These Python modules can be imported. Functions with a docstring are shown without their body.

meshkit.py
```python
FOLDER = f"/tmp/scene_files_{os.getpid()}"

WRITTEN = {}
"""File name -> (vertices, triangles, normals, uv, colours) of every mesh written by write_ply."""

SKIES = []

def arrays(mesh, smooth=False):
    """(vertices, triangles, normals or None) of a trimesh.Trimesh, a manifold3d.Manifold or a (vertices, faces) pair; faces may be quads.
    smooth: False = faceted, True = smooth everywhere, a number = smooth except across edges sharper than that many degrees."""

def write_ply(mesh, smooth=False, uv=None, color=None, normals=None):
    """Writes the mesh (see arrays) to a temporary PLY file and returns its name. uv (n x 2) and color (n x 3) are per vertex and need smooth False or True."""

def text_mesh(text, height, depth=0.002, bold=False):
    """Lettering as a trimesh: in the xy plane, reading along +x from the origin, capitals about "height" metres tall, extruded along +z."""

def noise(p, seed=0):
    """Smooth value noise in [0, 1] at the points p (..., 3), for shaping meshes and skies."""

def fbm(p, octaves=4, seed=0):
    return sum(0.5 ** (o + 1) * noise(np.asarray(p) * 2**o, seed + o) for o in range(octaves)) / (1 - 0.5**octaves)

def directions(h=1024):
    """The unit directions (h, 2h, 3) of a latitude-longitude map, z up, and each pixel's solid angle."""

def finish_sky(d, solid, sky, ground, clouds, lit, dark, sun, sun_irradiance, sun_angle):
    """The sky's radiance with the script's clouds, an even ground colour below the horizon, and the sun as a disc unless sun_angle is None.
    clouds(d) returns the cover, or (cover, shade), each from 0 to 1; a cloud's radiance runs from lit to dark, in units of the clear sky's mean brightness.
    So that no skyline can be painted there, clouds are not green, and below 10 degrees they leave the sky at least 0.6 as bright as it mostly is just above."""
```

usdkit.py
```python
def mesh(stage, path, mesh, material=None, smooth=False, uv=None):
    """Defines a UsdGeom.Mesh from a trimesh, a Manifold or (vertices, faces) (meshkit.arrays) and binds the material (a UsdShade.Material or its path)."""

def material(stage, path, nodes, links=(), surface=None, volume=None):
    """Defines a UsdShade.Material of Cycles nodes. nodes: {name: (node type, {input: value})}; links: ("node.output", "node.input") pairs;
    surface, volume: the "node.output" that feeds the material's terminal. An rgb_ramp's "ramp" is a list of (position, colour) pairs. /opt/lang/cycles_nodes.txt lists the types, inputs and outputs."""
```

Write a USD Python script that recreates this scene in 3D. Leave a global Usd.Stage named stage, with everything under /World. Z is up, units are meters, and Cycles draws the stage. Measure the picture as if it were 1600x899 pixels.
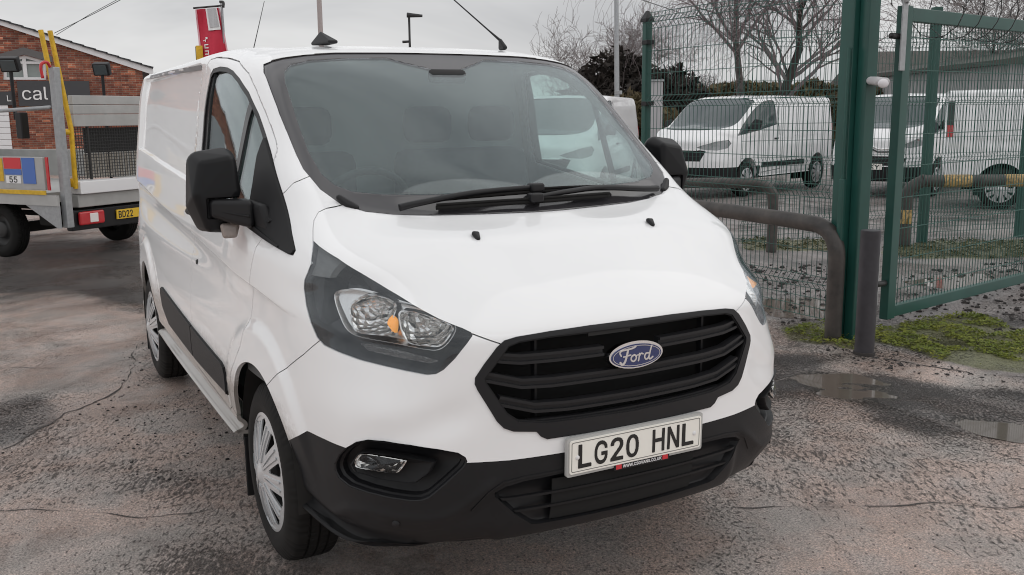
import math, random, sys
import numpy as np, trimesh, shapely
from shapely.geometry import Polygon, LineString, MultiPolygon
from shapely.ops import unary_union
from manifold3d import Manifold, Mesh, CrossSection, FillRule
from scipy.interpolate import LinearNDInterpolator, NearestNDInterpolator
from pxr import Usd, UsdGeom, UsdLux, UsdShade, Gf, Sdf, Vt
import meshkit, usdkit

stage = Usd.Stage.CreateInMemory()
UsdGeom.SetStageUpAxis(stage, UsdGeom.Tokens.z)
UsdGeom.SetStageMetersPerUnit(stage, 1.0)
UsdGeom.Xform.Define(stage, '/World'); UsdGeom.Scope.Define(stage, '/World/Looks')
rng = np.random.default_rng(7); random.seed(7)
PI = math.pi

# ------------------------------------------------------------------ camera
CAM = np.array([3.45926, -1.75618, 1.66605]); YAW, PITCH, ROLL, FPX = 2.648525, -0.1802, -0.011268, 1486.5
cf = np.array([math.cos(YAW)*math.cos(PITCH), math.sin(YAW)*math.cos(PITCH), math.sin(PITCH)])
cr = np.cross(cf, [0, 0, 1]); cr /= np.linalg.norm(cr); cu = np.cross(cr, cf)
c_, s_ = math.cos(ROLL), math.sin(ROLL); cr, cu = c_*cr+s_*cu, -s_*cr+c_*cu
cam = UsdGeom.Camera.Define(stage, '/World/camera')
cam.AddTransformOp().Set(Gf.Matrix4d(*cr, 0, *cu, 0, *(-cf), 0, *CAM, 1))
cam.CreateHorizontalApertureAttr(36.0); cam.CreateVerticalApertureAttr(36.0*575/1024)
cam.CreateFocalLengthAttr(36.0*FPX/1600); cam.CreateClippingRangeAttr(Gf.Vec2f(.05, 2000))
cam.CreateExposureAttr(0.0)
def gp(px, py, z=0.0):
    "point where the ray through a pixel of the photograph meets the level z (for laying the site out)"
    d = cr*(px-800)/FPX + cu*(449.5-py)/FPX + cf
    return CAM + d*(z-CAM[2])/d[2]
def dp(px, depth):
    "plan position at a depth along the viewing axis under image column px"
    q = CAM[:2] + depth*(cf[:2]/np.linalg.norm(cf[:2])) + depth*(px-800)/FPX*cr[:2]
    return q

# ------------------------------------------------------------------ sky and light
SUN_EL, SUN_AZ = math.radians(48), math.radians(60)      # azimuth from +x towards +y
sd = np.array([math.cos(SUN_EL)*math.cos(SUN_AZ), math.cos(SUN_EL)*math.sin(SUN_AZ), math.sin(SUN_EL)])
sky_mat = usdkit.material(stage, '/World/Looks/sky_material', {
    'sky': ('sky_texture', {'sky_type': 'single_scattering', 'sun_disc': False, 'sun_elevation': SUN_EL, 'sun_rotation': math.atan2(sd[0], sd[1]), 'aerosol_density': 3.0}),
    'tc': ('texture_coordinate', {}), 'sep': ('separate_xyz', {}),
    'stretch': ('mapping', {'mapping_type': 'point', 'scale': (1.0, 1.0, 3.2)}),
    'n1': ('noise_texture', {'scale': 2.3, 'detail': 5.0, 'roughness': .52, 'distortion': .5}),
    'ramp': ('rgb_ramp', {'ramp': [(0.32, (0.66, 0.665, 0.685)), (0.5, (.90, .90, .905)), (0.66, (1.08, 1.075, 1.07))]}),
    'zc': ('math', {'math_type': 'maximum', 'value2': 0.0}),
    'grad': ('math', {'math_type': 'multiply_add', 'value2': 2.6, 'value3': 6.3}),
    'gcol': ('combine_color', {'color_type': 'rgb'}),
    'mul': ('mix', {'mix_type': 'multiply', 'fac': 1.0}),
    'mixs': ('mix', {'mix_type': 'mix', 'fac': 0.95}),
    'bg': ('background_shader', {'strength': 0.118})},
    [('tc.generated', 'sep.vector'), ('sep.z', 'zc.value1'), ('zc.value', 'grad.value1'), ('grad.value', 'gcol.r'), ('grad.value', 'gcol.g'), ('grad.value', 'gcol.b'),
     ('tc.generated', 'stretch.vector'), ('stretch.vector', 'n1.vector'), ('n1.fac', 'ramp.fac'), ('gcol.color', 'mul.color1'), ('ramp.color', 'mul.color2'),
     ('sky.color', 'mixs.color1'), ('mul.color', 'mixs.color2'), ('mixs.color', 'bg.color')], surface='bg.background')
dome = UsdLux.DomeLight.Define(stage, '/World/sky')
UsdShade.MaterialBindingAPI.Apply(dome.GetPrim()).Bind(sky_mat)
dome.GetPrim().SetCustomDataByKey('kind', 'structure')
sun = UsdLux.DistantLight.Define(stage, '/World/sun')
sun.CreateIntensityAttr(0.14); sun.CreateAngleAttr(70.0); sun.CreateColorAttr(Gf.Vec3f(1, .97, .93)); sun.CreateNormalizeAttr(True)
zx = sd; xx = np.cross([0, 0, 1], zx); xx /= np.linalg.norm(xx); yx = np.cross(zx, xx)
sun.AddTransformOp().Set(Gf.Matrix4d(*xx, 0, *yx, 0, *zx, 0, 0, 0, 20, 1))

# ------------------------------------------------------------------ scene helpers
used = {}
def numbered(parent, name):
    k = (parent, name); used[k] = used.get(k, -1)+1
    return f'{parent}/{name}' + (f'_{used[k]:03d}' if used[k] else '')
def tag(prim, label=None, cat=None, group=None, kind=None):
    p = prim.GetPrim() if hasattr(prim, 'GetPrim') else prim
    for k, v in (('label', label), ('category', cat), ('group', group), ('kind', kind)):
        if v: p.SetCustomDataByKey(k, v)
    return prim
def thing(name, label, cat, loc=(0, 0, 0), rotz=0.0, group=None):
    x = UsdGeom.Xform.Define(stage, numbered('/World', name))
    x.AddTranslateOp().Set(Gf.Vec3d(*map(float, loc))); x.AddRotateZOp().Set(math.degrees(rotz))
    return tag(x.GetPrim(), label, cat, group)
def obj(name, mesh, mat, parent=None, smooth=False, label=None, cat=None, group=None, kind=None):
    base = '/World' if parent is None else str(parent.GetPath())
    m = usdkit.mesh(stage, numbered(base, name), mesh, mat, smooth)
    return tag(m.GetPrim(), label, cat, group, kind)
def dup(root, loc, rotz=0.0, label=None, group=None, name=None):
    was = root.GetCustomData()
    r = thing(name or root.GetName().rstrip('0123456789').rstrip('_'), label or was['label'], was['category'], loc, rotz, group or was.get('group'))
    r.GetReferences().AddInternalReference(root.GetPath()); r.SetInstanceable(True)
    return r

# ------------------------------------------------------------------ mesh helpers
def M_(tm):
    if isinstance(tm, Manifold): return tm
    return Manifold(Mesh(np.asarray(tm.vertices, np.float32), np.asarray(tm.faces, np.uint32)))
def T_(m):
    if isinstance(m, trimesh.Trimesh): return m
    q = m.to_mesh(); return trimesh.Trimesh(np.array(q.vert_properties[:, :3]), np.array(q.tri_verts), process=False)
def cat(*ms):
    ms = [T_(m) for m in (ms[0] if len(ms) == 1 and isinstance(ms[0], list) else ms)]
    return trimesh.util.concatenate(ms) if len(ms) > 1 else ms[0]
def box(x0, x1, y0, y1, z0, z1): return trimesh.creation.box(bounds=[(min(x0, x1), min(y0, y1), min(z0, z1)), (max(x0, x1), max(y0, y1), max(z0, z1))])
def rbox(x0, x1, y0, y1, z0, z1, r=.01, seg=8):
    "box with rounded edges: hull of spheres"
    r = min(r, abs(x1-x0)/2-1e-4, abs(y1-y0)/2-1e-4, abs(z1-z0)/2-1e-4)
    s = Manifold.sphere(r, seg)
    return T_(Manifold.batch_hull([s.translate((x, y, z)) for x in (min(x0, x1)+r, max(x0, x1)-r) for y in (min(y0, y1)+r, max(y0, y1)-r) for z in (min(z0, z1)+r, max(z0, z1)-r)]))
def mv(m, t=(0, 0, 0), rz=0.0, rx=0.0, ry=0.0):
    m = T_(m).copy()
    for a, ax in ((rx, (1, 0, 0)), (ry, (0, 1, 0)), (rz, (0, 0, 1))):
        if a: m.apply_transform(trimesh.transformations.rotation_matrix(a, ax))
    m.apply_translation(t); return m
def tube(pts, r, n=8, caps=True):
    "round bar through points; r a number or one per point"
    P = np.asarray(pts, float); r = np.broadcast_to(r, len(P)); k = len(P)
    t = np.gradient(P, axis=0); t /= np.linalg.norm(t, axis=1, keepdims=True)+1e-12
    up = np.array([0, 0, 1.]) if abs(t[0][2]) < .9 else np.array([1., 0, 0])
    V = []; a = np.cross(up, t[0]); a /= np.linalg.norm(a)
    th = np.arange(n)/n*2*PI
    for i in range(k):
        a = a-t[i]*(a@t[i]); a /= np.linalg.norm(a)+1e-12; b = np.cross(t[i], a)
        V.append(P[i]+r[i]*(np.cos(th)[:, None]*a+np.sin(th)[:, None]*b))
    V = np.vstack(V); F = []
    for i in range(k-1):
        for j in range(n):
            q = [i*n+j, i*n+(j+1) % n, (i+1)*n+(j+1) % n, (i+1)*n+j]; F += [[q[0], q[1], q[2]], [q[0], q[2], q[3]]]
    if caps and n > 2:
        for j in range(1, n-1): F += [[0, j+1, j], [(k-1)*n, (k-1)*n+j, (k-1)*n+j+1]]
    return trimesh.Trimesh(V, F, process=False)
def smoothpath(pts, n=24):
    "Catmull-Rom through points"
    P = np.asarray(pts, float); P = np.vstack([2*P[0]-P[1], P, 2*P[-1]-P[-2]]); o = []
    m = len(P)-3
    for s in np.linspace(0, m, n*m+1):
        i = min(int(s), m-1); u = s-i; a, b, c, d = P[i:i+4]
        o.append(.5*((2*b)+(-a+c)*u+(2*a-5*b+4*c-d)*u*u+(-a+3*b-3*c+d)*u**3))
    return np.array(o)
def lathe(profile, n=48):
    "profile of (radius, height) turned round the z axis"
    P = np.asarray(profile, float); th = np.arange(n)/n*2*PI; k = len(P)
    V = np.stack([P[:, 0][:, None]*np.cos(th), P[:, 0][:, None]*np.sin(th), np.broadcast_to(P[:, 1][:, None], (k, n))], -1).reshape(-1, 3)
    F = []
    for i in range(k-1):
        j = np.arange(n); a = i*n+j; b = i*n+(j+1) % n; c = a+n; d = b+n
        F += [np.c_[a, b, d], np.c_[a, d, c]]
    return trimesh.Trimesh(V, np.vstack(F), process=False)
def gridmesh(G, flip=False, closed=False):
    nr, nc = G.shape[:2]; i, j = np.meshgrid(np.arange(nr-1), np.arange(nc-(0 if closed else 1)), indexing='ij')
    a = (i*nc+j).ravel(); b = (i*nc+(j+1) % nc).ravel(); F = np.vstack([np.c_[a, b, b+nc], np.c_[a, b+nc, a+nc]])
    return trimesh.Trimesh(G.reshape(-1, 3), F[:, ::-1] if flip else F, process=False)
def extrude(poly, h):
    "shapely polygon(s) -> solid of height h on the xy plane"
    gs = poly.geoms if hasattr(poly, 'geoms') else [poly]
    rings = []
    for g in gs:
        g = shapely.geometry.polygon.orient(g, 1.0)
        rings.append(np.array(g.exterior.coords)[:-1]); rings += [np.array(i.coords)[:-1] for i in g.interiors]
    return CrossSection([np.asarray(r, float) for r in rings], FillRule.EvenOdd).extrude(h)
def place(m, o, u, v, w):
    "local axes x, y, z of m -> u, v, w at o"
    m = T_(m).copy(); A = np.array([u, v, w], float)
    m.vertices = m.vertices@A+np.asarray(o, float)
    if np.linalg.det(A) < 0: m.faces = m.faces[:, ::-1]
    return m
MIR = np.array([1, -1, 1.])
def mirror(m):
    if isinstance(m, Manifold): return m.mirror((0, 1, 0))
    m = m.copy(); m.vertices = m.vertices*MIR; m.faces = m.faces[:, ::-1]; return m
def dirv(deg): return np.array([math.cos(math.radians(deg)), math.sin(math.radians(deg)), 0])    # outward direction in plan
def frame(d): w = np.asarray(d, float); u = np.cross([0, 0, 1], w); return u, np.array([0, 0, 1.]), w
def prism(pts, deg, near, far, closed=True, width=None):
    "solid cut along plan direction deg through the outline of 3D points; with width: a groove along the open line"
    u, v, w = frame(dirv(deg)); P = np.asarray(pts, float); q = np.c_[P@u, P@v]
    poly = Polygon(q).buffer(0) if width is None else LineString(q).buffer(width/2, cap_style='flat', join_style='round')
    return M_(place(extrude(poly, far-near), w*near, u, v, w))

# ------------------------------------------------------------------ materials
def mat(name, color, rough=.5, metallic=0.0, coat=0.0, spec=.5, bump=0.0, bscale=200.0, var=0.0, vscale=6.0, color2=None, **kw):
    nodes = {'p': ('principled_bsdf', {'base_color': color, 'roughness': rough, 'metallic': metallic, 'coat_weight': coat, 'coat_roughness': .03, 'specular_ior_level': spec, **kw})}; links = []
    if bump or var: nodes['tc'] = ('texture_coordinate', {})
    if bump:
        nodes['bn'] = ('noise_texture', {'scale': bscale, 'detail': 3.0}); nodes['b'] = ('bump', {'strength': bump, 'distance': .002})
        links += [('tc.object', 'bn.vector'), ('bn.fac', 'b.height'), ('b.normal', 'p.normal')]
    if var:
        c2 = color2 or tuple(c*(1-var) for c in color)
        nodes['vn'] = ('noise_texture', {'scale': vscale, 'detail': 6.0, 'roughness': .65}); nodes['vr'] = ('rgb_ramp', {'ramp': [(.35, c2), (.65, color)]})
        links += [('tc.object', 'vn.vector'), ('vn.fac', 'vr.fac'), ('vr.color', 'p.base_color')]
    return usdkit.material(stage, '/World/Looks/'+name, nodes, links, surface='p.BSDF')
M = {}
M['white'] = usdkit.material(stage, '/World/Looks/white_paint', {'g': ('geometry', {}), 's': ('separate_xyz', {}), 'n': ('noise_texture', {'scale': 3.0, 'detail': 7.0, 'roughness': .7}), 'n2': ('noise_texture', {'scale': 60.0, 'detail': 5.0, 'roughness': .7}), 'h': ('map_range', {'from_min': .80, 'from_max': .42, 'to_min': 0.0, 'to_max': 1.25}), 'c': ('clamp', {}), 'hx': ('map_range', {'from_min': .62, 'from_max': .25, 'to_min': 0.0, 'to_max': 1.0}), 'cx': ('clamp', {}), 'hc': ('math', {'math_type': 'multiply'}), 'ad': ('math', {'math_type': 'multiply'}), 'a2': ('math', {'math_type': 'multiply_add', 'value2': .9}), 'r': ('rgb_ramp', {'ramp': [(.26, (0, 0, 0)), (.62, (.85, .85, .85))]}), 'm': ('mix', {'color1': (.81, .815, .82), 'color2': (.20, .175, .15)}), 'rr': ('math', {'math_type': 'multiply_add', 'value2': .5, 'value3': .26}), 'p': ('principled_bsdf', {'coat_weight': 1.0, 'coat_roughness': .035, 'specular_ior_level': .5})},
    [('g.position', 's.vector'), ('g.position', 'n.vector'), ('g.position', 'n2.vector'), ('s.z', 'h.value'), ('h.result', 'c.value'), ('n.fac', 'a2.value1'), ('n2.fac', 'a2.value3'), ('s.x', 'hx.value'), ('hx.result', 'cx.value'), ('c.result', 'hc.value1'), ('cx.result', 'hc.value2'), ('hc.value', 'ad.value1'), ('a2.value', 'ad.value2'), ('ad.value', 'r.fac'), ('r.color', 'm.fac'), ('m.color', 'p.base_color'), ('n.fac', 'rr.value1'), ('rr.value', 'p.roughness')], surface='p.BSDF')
M['plastic'] = mat('black_bumper_plastic', (.0085, .0085, .0095), .55, spec=.30, bump=.25, bscale=900, var=.25, vscale=9)
M['darkplastic'] = mat('dark_plastic', (.007, .007, .008), .42, spec=.35, bump=.15, bscale=600)
M['glossblack'] = mat('gloss_black', (.012, .012, .013), .18)
M['rubber'] = mat('tyre_rubber', (.010, .0095, .009), .75, spec=.25, bump=.4, bscale=300, var=.3, vscale=20)
M['void'] = mat('unlit_dark', (.004, .004, .004), .9)
M['under'] = mat('underbody', (.012, .011, .010), .85)
M['silver'] = mat('silver_wheel_paint', (.50, .51, .52), .30, metallic=.6, coat=.5)
M['steel'] = mat('dark_steel', (.05, .05, .05), .5, metallic=.6)
M['chrome'] = mat('chrome', (.86, .86, .86), .08, metallic=1.0)
M['amber'] = mat('amber_bulb', (.75, .25, .03), .25, emission_color=(1, .45, .08), emission_strength=.45)
M['cabin'] = mat('cabin_trim', (.018, .018, .019), .7)
M['bulk'] = mat('bulkhead_grey', (.27, .285, .29), .6)
M['dash'] = mat('dashboard_trim', (.07, .073, .075), .65, bump=.3, bscale=500)
M['seat'] = mat('seat_cloth', (.035, .036, .04), .9, bump=.5, bscale=400)
M['housing'] = mat('lamp_housing', (.055, .057, .060), .2)
M['plate_white'] = mat('plate_white', (.84, .825, .765), .35)
M['plate_yellow'] = mat('plate_yellow', (.72, .46, .03), .35)
M['ink'] = mat('black_print', (.006, .006, .006), .4)
M['white_print'] = mat('white_print', (.75, .75, .75), .4)
M['red_print'] = mat('red_print', (.55, .03, .04), .4)
M['badge_blue'] = mat('badge_blue', (.005, .013, .07), .15, coat=1.0)
M['frit'] = mat('windscreen_border_ceramic', (.024, .023, .025), .10, spec=.9)
def glass(name, tint, r0=.08, rough=0.0):
    "thin pane: clear, with a mirror reflection that grows towards grazing angles (the same from both sides)"
    return usdkit.material(stage, '/World/Looks/'+name, {'t': ('transparent_bsdf', {'color': tint}), 'g': ('glossy_bsdf', {'color': (.93, .97, 1), 'roughness': rough}), 'lw': ('layer_weight', {'blend': .5}),
        'pw': ('math', {'math_type': 'power', 'value2': 4.2}), 'ma': ('math', {'math_type': 'multiply_add', 'value2': 1-r0, 'value3': r0}), 'm': ('mix_closure', {})},
        [('lw.facing', 'pw.value1'), ('pw.value', 'ma.value1'), ('ma.value', 'm.fac'), ('t.BSDF', 'm.closure1'), ('g.BSDF', 'm.closure2')], surface='m.closure')
M['screen'] = glass('windscreen_glass', (.82, .90, .89), .066)
M['sideglass'] = glass('side_window_glass', (.80, .88, .86), .07)
M['lens'] = glass('clear_lens', (.93, .94, .95), .04)
def facet(name, color, scale, strength=.8, rough=.12):
    return usdkit.material(stage, '/World/Looks/'+name, {'tc': ('texture_coordinate', {}), 'v': ('voronoi_texture', {'scale': scale, 'feature': 'f1'}), 'b': ('bump', {'strength': strength, 'distance': .025}), 'p': ('principled_bsdf', {'base_color': color, 'metallic': 1.0, 'roughness': rough})},
                           [('tc.object', 'v.vector'), ('v.distance', 'b.height'), ('b.normal', 'p.normal')], surface='p.BSDF')
M['reflector'] = facet('lamp_reflector', (.80, .785, .76), 38.0, .55, .08)
M['bowl'] = mat('lamp_bowl', (.8, .79, .77), .22, metallic=1.0)

# ------------------------------------------------------------------ van skin: rows of points from sill to roof, each from nose centre round the corner to the tail
PLAN=[(1.03,0),(1.022,.25),(.997,.45),(.962,.58),(.914,.69),(.838,.788),(.708,.868),(.522,.916),(.3,.946),(0,.972),(-.4,.985),(-1.,.987),(-1.8,.982),(-2.6,.968),(-3.25,.945),(-3.66,.91),(-3.80,.83),(-3.83,.6),(-3.84,0)]
def plan(z,df=0,ds=0,dc=0,zf=None,scale=None):
    """offset plan loop: df front x offset, ds side y offset, dc corner pull; zf: list of z per column or None"""
    o=[]
    for i,(x,y) in enumerate(PLAN):
        wf=max(0,1-max(0,i-3)/5); ws=min(1,max(0,(i-3)/5)); wr=1 if i>=16 else 0
        wc=np.exp(-((i-5.3)/1.6)**2)
        xx=x+df*wf-dc*wc*.7; yy=y+(ds*ws-dc*wc*.7)*(1 if i<17 else .6 if i<18 else 0)
        o.append((xx,yy,z if zf is None else zf[i]))
    return o
def zz(f,c,s,r=None):
    "z per column: front f (cols 0-3), to c at col 6, side s from col 9, rear r"
    r=s if r is None else r
    return list(np.interp(range(19),[0,3,6,9,11,16,18],[f,f,c,s,s+(r-s)*.25,r,r]))
SX=[-.4,-1.,-1.8,-2.6,-3.25,-3.66]
def up(front,side_x0,y,z,yr,zr,xr=0):
    """front: 10 pts (cols 0-9); side: cols 10-15 at x from side table, y/z interpolated to yr,zr at the rear; cols 16-18 rear"""
    o=list(front)
    x9=front[9][0]; xs=[x9+(SX[5]-x9)*t for t in (.109,.273,.492,.71,.888,1)]
    for k in range(6):
        t=k/5; o.append((xs[k]+xr*(k==5),y+(yr-y)*t,z+(zr-z)*t))
    o+= [(-3.79+xr,yr-.08,zr),(-3.82+xr,yr*.65,zr),(-3.83+xr,0,zr)]
    return o
ROWS=[]
ROWS.append([(.80,0,.31)]+[(x*.85 if i<10 else x*.97,0,.31) for i,(x,y) in enumerate(PLAN)][1:])
ROWS.append([(x-.05*max(0,1-i/8),y*.95,z) for i,(x,y,z) in enumerate(plan(.24,-.08,-.04,.04,zf=zz(.315,.30,.37)))])
ROWS.append(plan(.27,-.06,-.022,.03,zf=zz(.335,.325,.405)))
ROWS.append(plan(.34,-.022,-.012,.01,zf=zz(.385,.375,.44)))
ROWS.append(plan(.43,-.006,-.006,0.003,zf=zz(.455,.45,.48)))
ROWS.append(plan(.54,0,0,-.003,zf=zz(.54,.54,.55)))
ROWS.append(plan(.64,-.002,.002,-.006))
ROWS.append(plan(.74,-.004,.003,-.004))
ROWS.append(plan(.84,-.01,.002,.022))
ROWS.append(plan(.92,-.015,0,.042))
ROWS.append(plan(.975,-.02,-.003,.056,zf=zz(.98,.975,.985,1.03)))
ROWS.append(up([(.985,0,1.035),(.975,.25,1.035),(.945,.45,1.032),(.905,.57,1.035),(.85,.67,1.035),(.765,.755,1.03),(.65,.83,1.025),(.505,.893,1.025),(.3,.938,1.03),(0,.968,1.035)],[],.983,1.05,.905,1.14))
ROWS.append(up([(.865,0,1.12),(.855,.25,1.12),(.825,.45,1.117),(.785,.57,1.115),(.74,.67,1.11),(.675,.75,1.105),(.588,.825,1.10),(.465,.887,1.095),(.285,.93,1.09),(0,.966,1.09)],[],.983,1.10,.905,1.21))
ROWS.append(up([(.73,0,1.197),(.72,.25,1.197),(.692,.45,1.196),(.665,.57,1.192),(.64,.67,1.19),(.605,.745,1.186),(.552,.815,1.175),(.455,.878,1.16),(.265,.923,1.147),(0,.96,1.145)],[],.975,1.155,.9,1.27))
ROWS.append(up([(.595,0,1.265),(.585,.25,1.265),(.557,.45,1.265),(.53,.57,1.263),(.505,.665,1.26),(.48,.74,1.256),(.435,.81,1.249),(.355,.866,1.233),(.21,.915,1.21),(0,.948,1.203)],[],.965,1.215,.893,1.34))
ROWS.append(up([(.465,0,1.316),(.42,.25,1.315),(.38,.45,1.318),(.35,.57,1.323),(.33,.655,1.33),(.31,.722,1.332),(.285,.785,1.326),(.235,.845,1.306),(.12,.897,1.28),(-.08,.933,1.268)],[-.4],.95,1.285,.885,1.42))
ROWS.append(up([(.31,0,1.415),(.3,.25,1.415),(.265,.45,1.415),(.23,.57,1.415),(.2,.665,1.416),(.17,.742,1.415),(.14,.8,1.408),(.075,.852,1.388),(-.03,.892,1.366),(-.18,.918,1.358)],[-.45],.935,1.37,.875,1.50))
ROWS.append(up([(.12,0,1.54),(.11,.25,1.54),(.085,.45,1.539),(.055,.57,1.537),(.03,.665,1.532),(.008,.745,1.523),(-.015,.80,1.508),(-.065,.842,1.489),(-.16,.873,1.472),(-.3,.895,1.464)],[-.5],.913,1.464,.865,1.57))
ROWS.append(up([(-.1,0,1.683),(-.11,.25,1.683),(-.13,.45,1.682),(-.15,.57,1.68),(-.17,.665,1.674),(-.186,.748,1.663),(-.21,.788,1.648),(-.27,.823,1.626),(-.36,.852,1.61),(-.48,.87,1.60)],[-.65,-1.1],.889,1.6,.852,1.67))
ROWS.append(up([(-.33,0,1.825),(-.335,.25,1.825),(-.345,.45,1.823),(-.355,.57,1.82),(-.368,.66,1.816),(-.385,.735,1.807),(-.412,.776,1.79),(-.475,.805,1.771),(-.57,.831,1.758),(-.68,.846,1.752)],[-.82,-1.2],.865,1.75,.835,1.80))
ROWS.append(up([(-.535,0,1.937),(-.54,.25,1.936),(-.547,.45,1.933),(-.555,.56,1.928),(-.565,.64,1.92),(-.58,.705,1.908),(-.605,.748,1.892),(-.665,.778,1.88),(-.76,.804,1.874),(-.87,.82,1.873)],[-1.0,-1.3],.838,1.878,.81,1.90))
ROWS.append(up([(-.64,0,1.963),(-.645,.25,1.962),(-.66,.43,1.958),(-.675,.53,1.953),(-.695,.6,1.948),(-.73,.655,1.943),(-.775,.702,1.938),(-.84,.733,1.938),(-.93,.756,1.94),(-1.04,.778,1.95)],[-1.2,-1.5],.802,1.957,.765,1.957,xr=.02))
ROWS.append(up([(-.85,0,1.984),(-.86,.18,1.984),(-.88,.3,1.983),(-.9,.37,1.981),(-.93,.42,1.979),(-.97,.455,1.977),(-1.01,.48,1.977),(-1.07,.5,1.977),(-1.15,.525,1.985),(-1.27,.545,1.988)],[-1.45,-1.75],.56,1.992,.52,1.985,xr=.06))
top=[(x,0,1.998-.003*max(0,-x-1.6)) for x in np.linspace(-1.05,-3.7,19)]
ROWS.append(top)
SKIN=np.array(ROWS)
def bspl(A,n,axis,ghost0,ghost1):
    """uniform cubic B-spline along axis with n samples per span, PIA-corrected to interpolate"""
    A=np.moveaxis(A,axis,0)
    def ext(C): return np.concatenate([ghost0(C)[None],C,ghost1(C)[None]])
    C=A.copy()
    for _ in range(12):
        E=ext(C);S=(E[:-2]+4*E[1:-1]+E[2:])/6;C=C+(A-S)
    E=ext(C)
    m=len(A)-1
    t=np.linspace(0,m,m*n+1);i=np.minimum(t.astype(int),m-1);u=(t-i).reshape(-1,*[1]*(A.ndim-1))
    o=((1-u)**3*E[i]+(3*u**3-6*u**2+4)*E[i+1]+(-3*u**3+3*u**2+3*u+1)*E[i+2]+u**3*E[i+3])/6
    return np.moveaxis(o,0,axis)

def skin(nr, nc, sculpt=True):
    A = bspl(SKIN, nr, 0, lambda C: 2*C[0]-C[1], lambda C: C[-2]*MIR)
    A = bspl(A, nc, 1, lambda C: C[1]*MIR, lambda C: C[-2]*MIR)
    A[:, 0, 1] = A[:, -1, 1] = 0; A[0, :, 1] = A[-1, :, 1] = 0
    return A
def gnormals(A):
    n = np.cross(np.gradient(A, axis=1), np.gradient(A, axis=0)); n /= np.linalg.norm(n, axis=-1, keepdims=True)+1e-12
    n[:, 0, 1] = n[:, -1, 1] = 0; n[-1, :, 1] = 0; n[0, :, 1] = 0
    return n/(np.linalg.norm(n, axis=-1, keepdims=True)+1e-12)
def sst(a, b, x): t = np.clip((x-a)/(b-a), 0, 1); return t*t*(3-2*t)
AXLES = (0.0, -2.933); AR = (.39, .425, .343)          # wheel arch: half length, height above the hub, hub height
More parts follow.
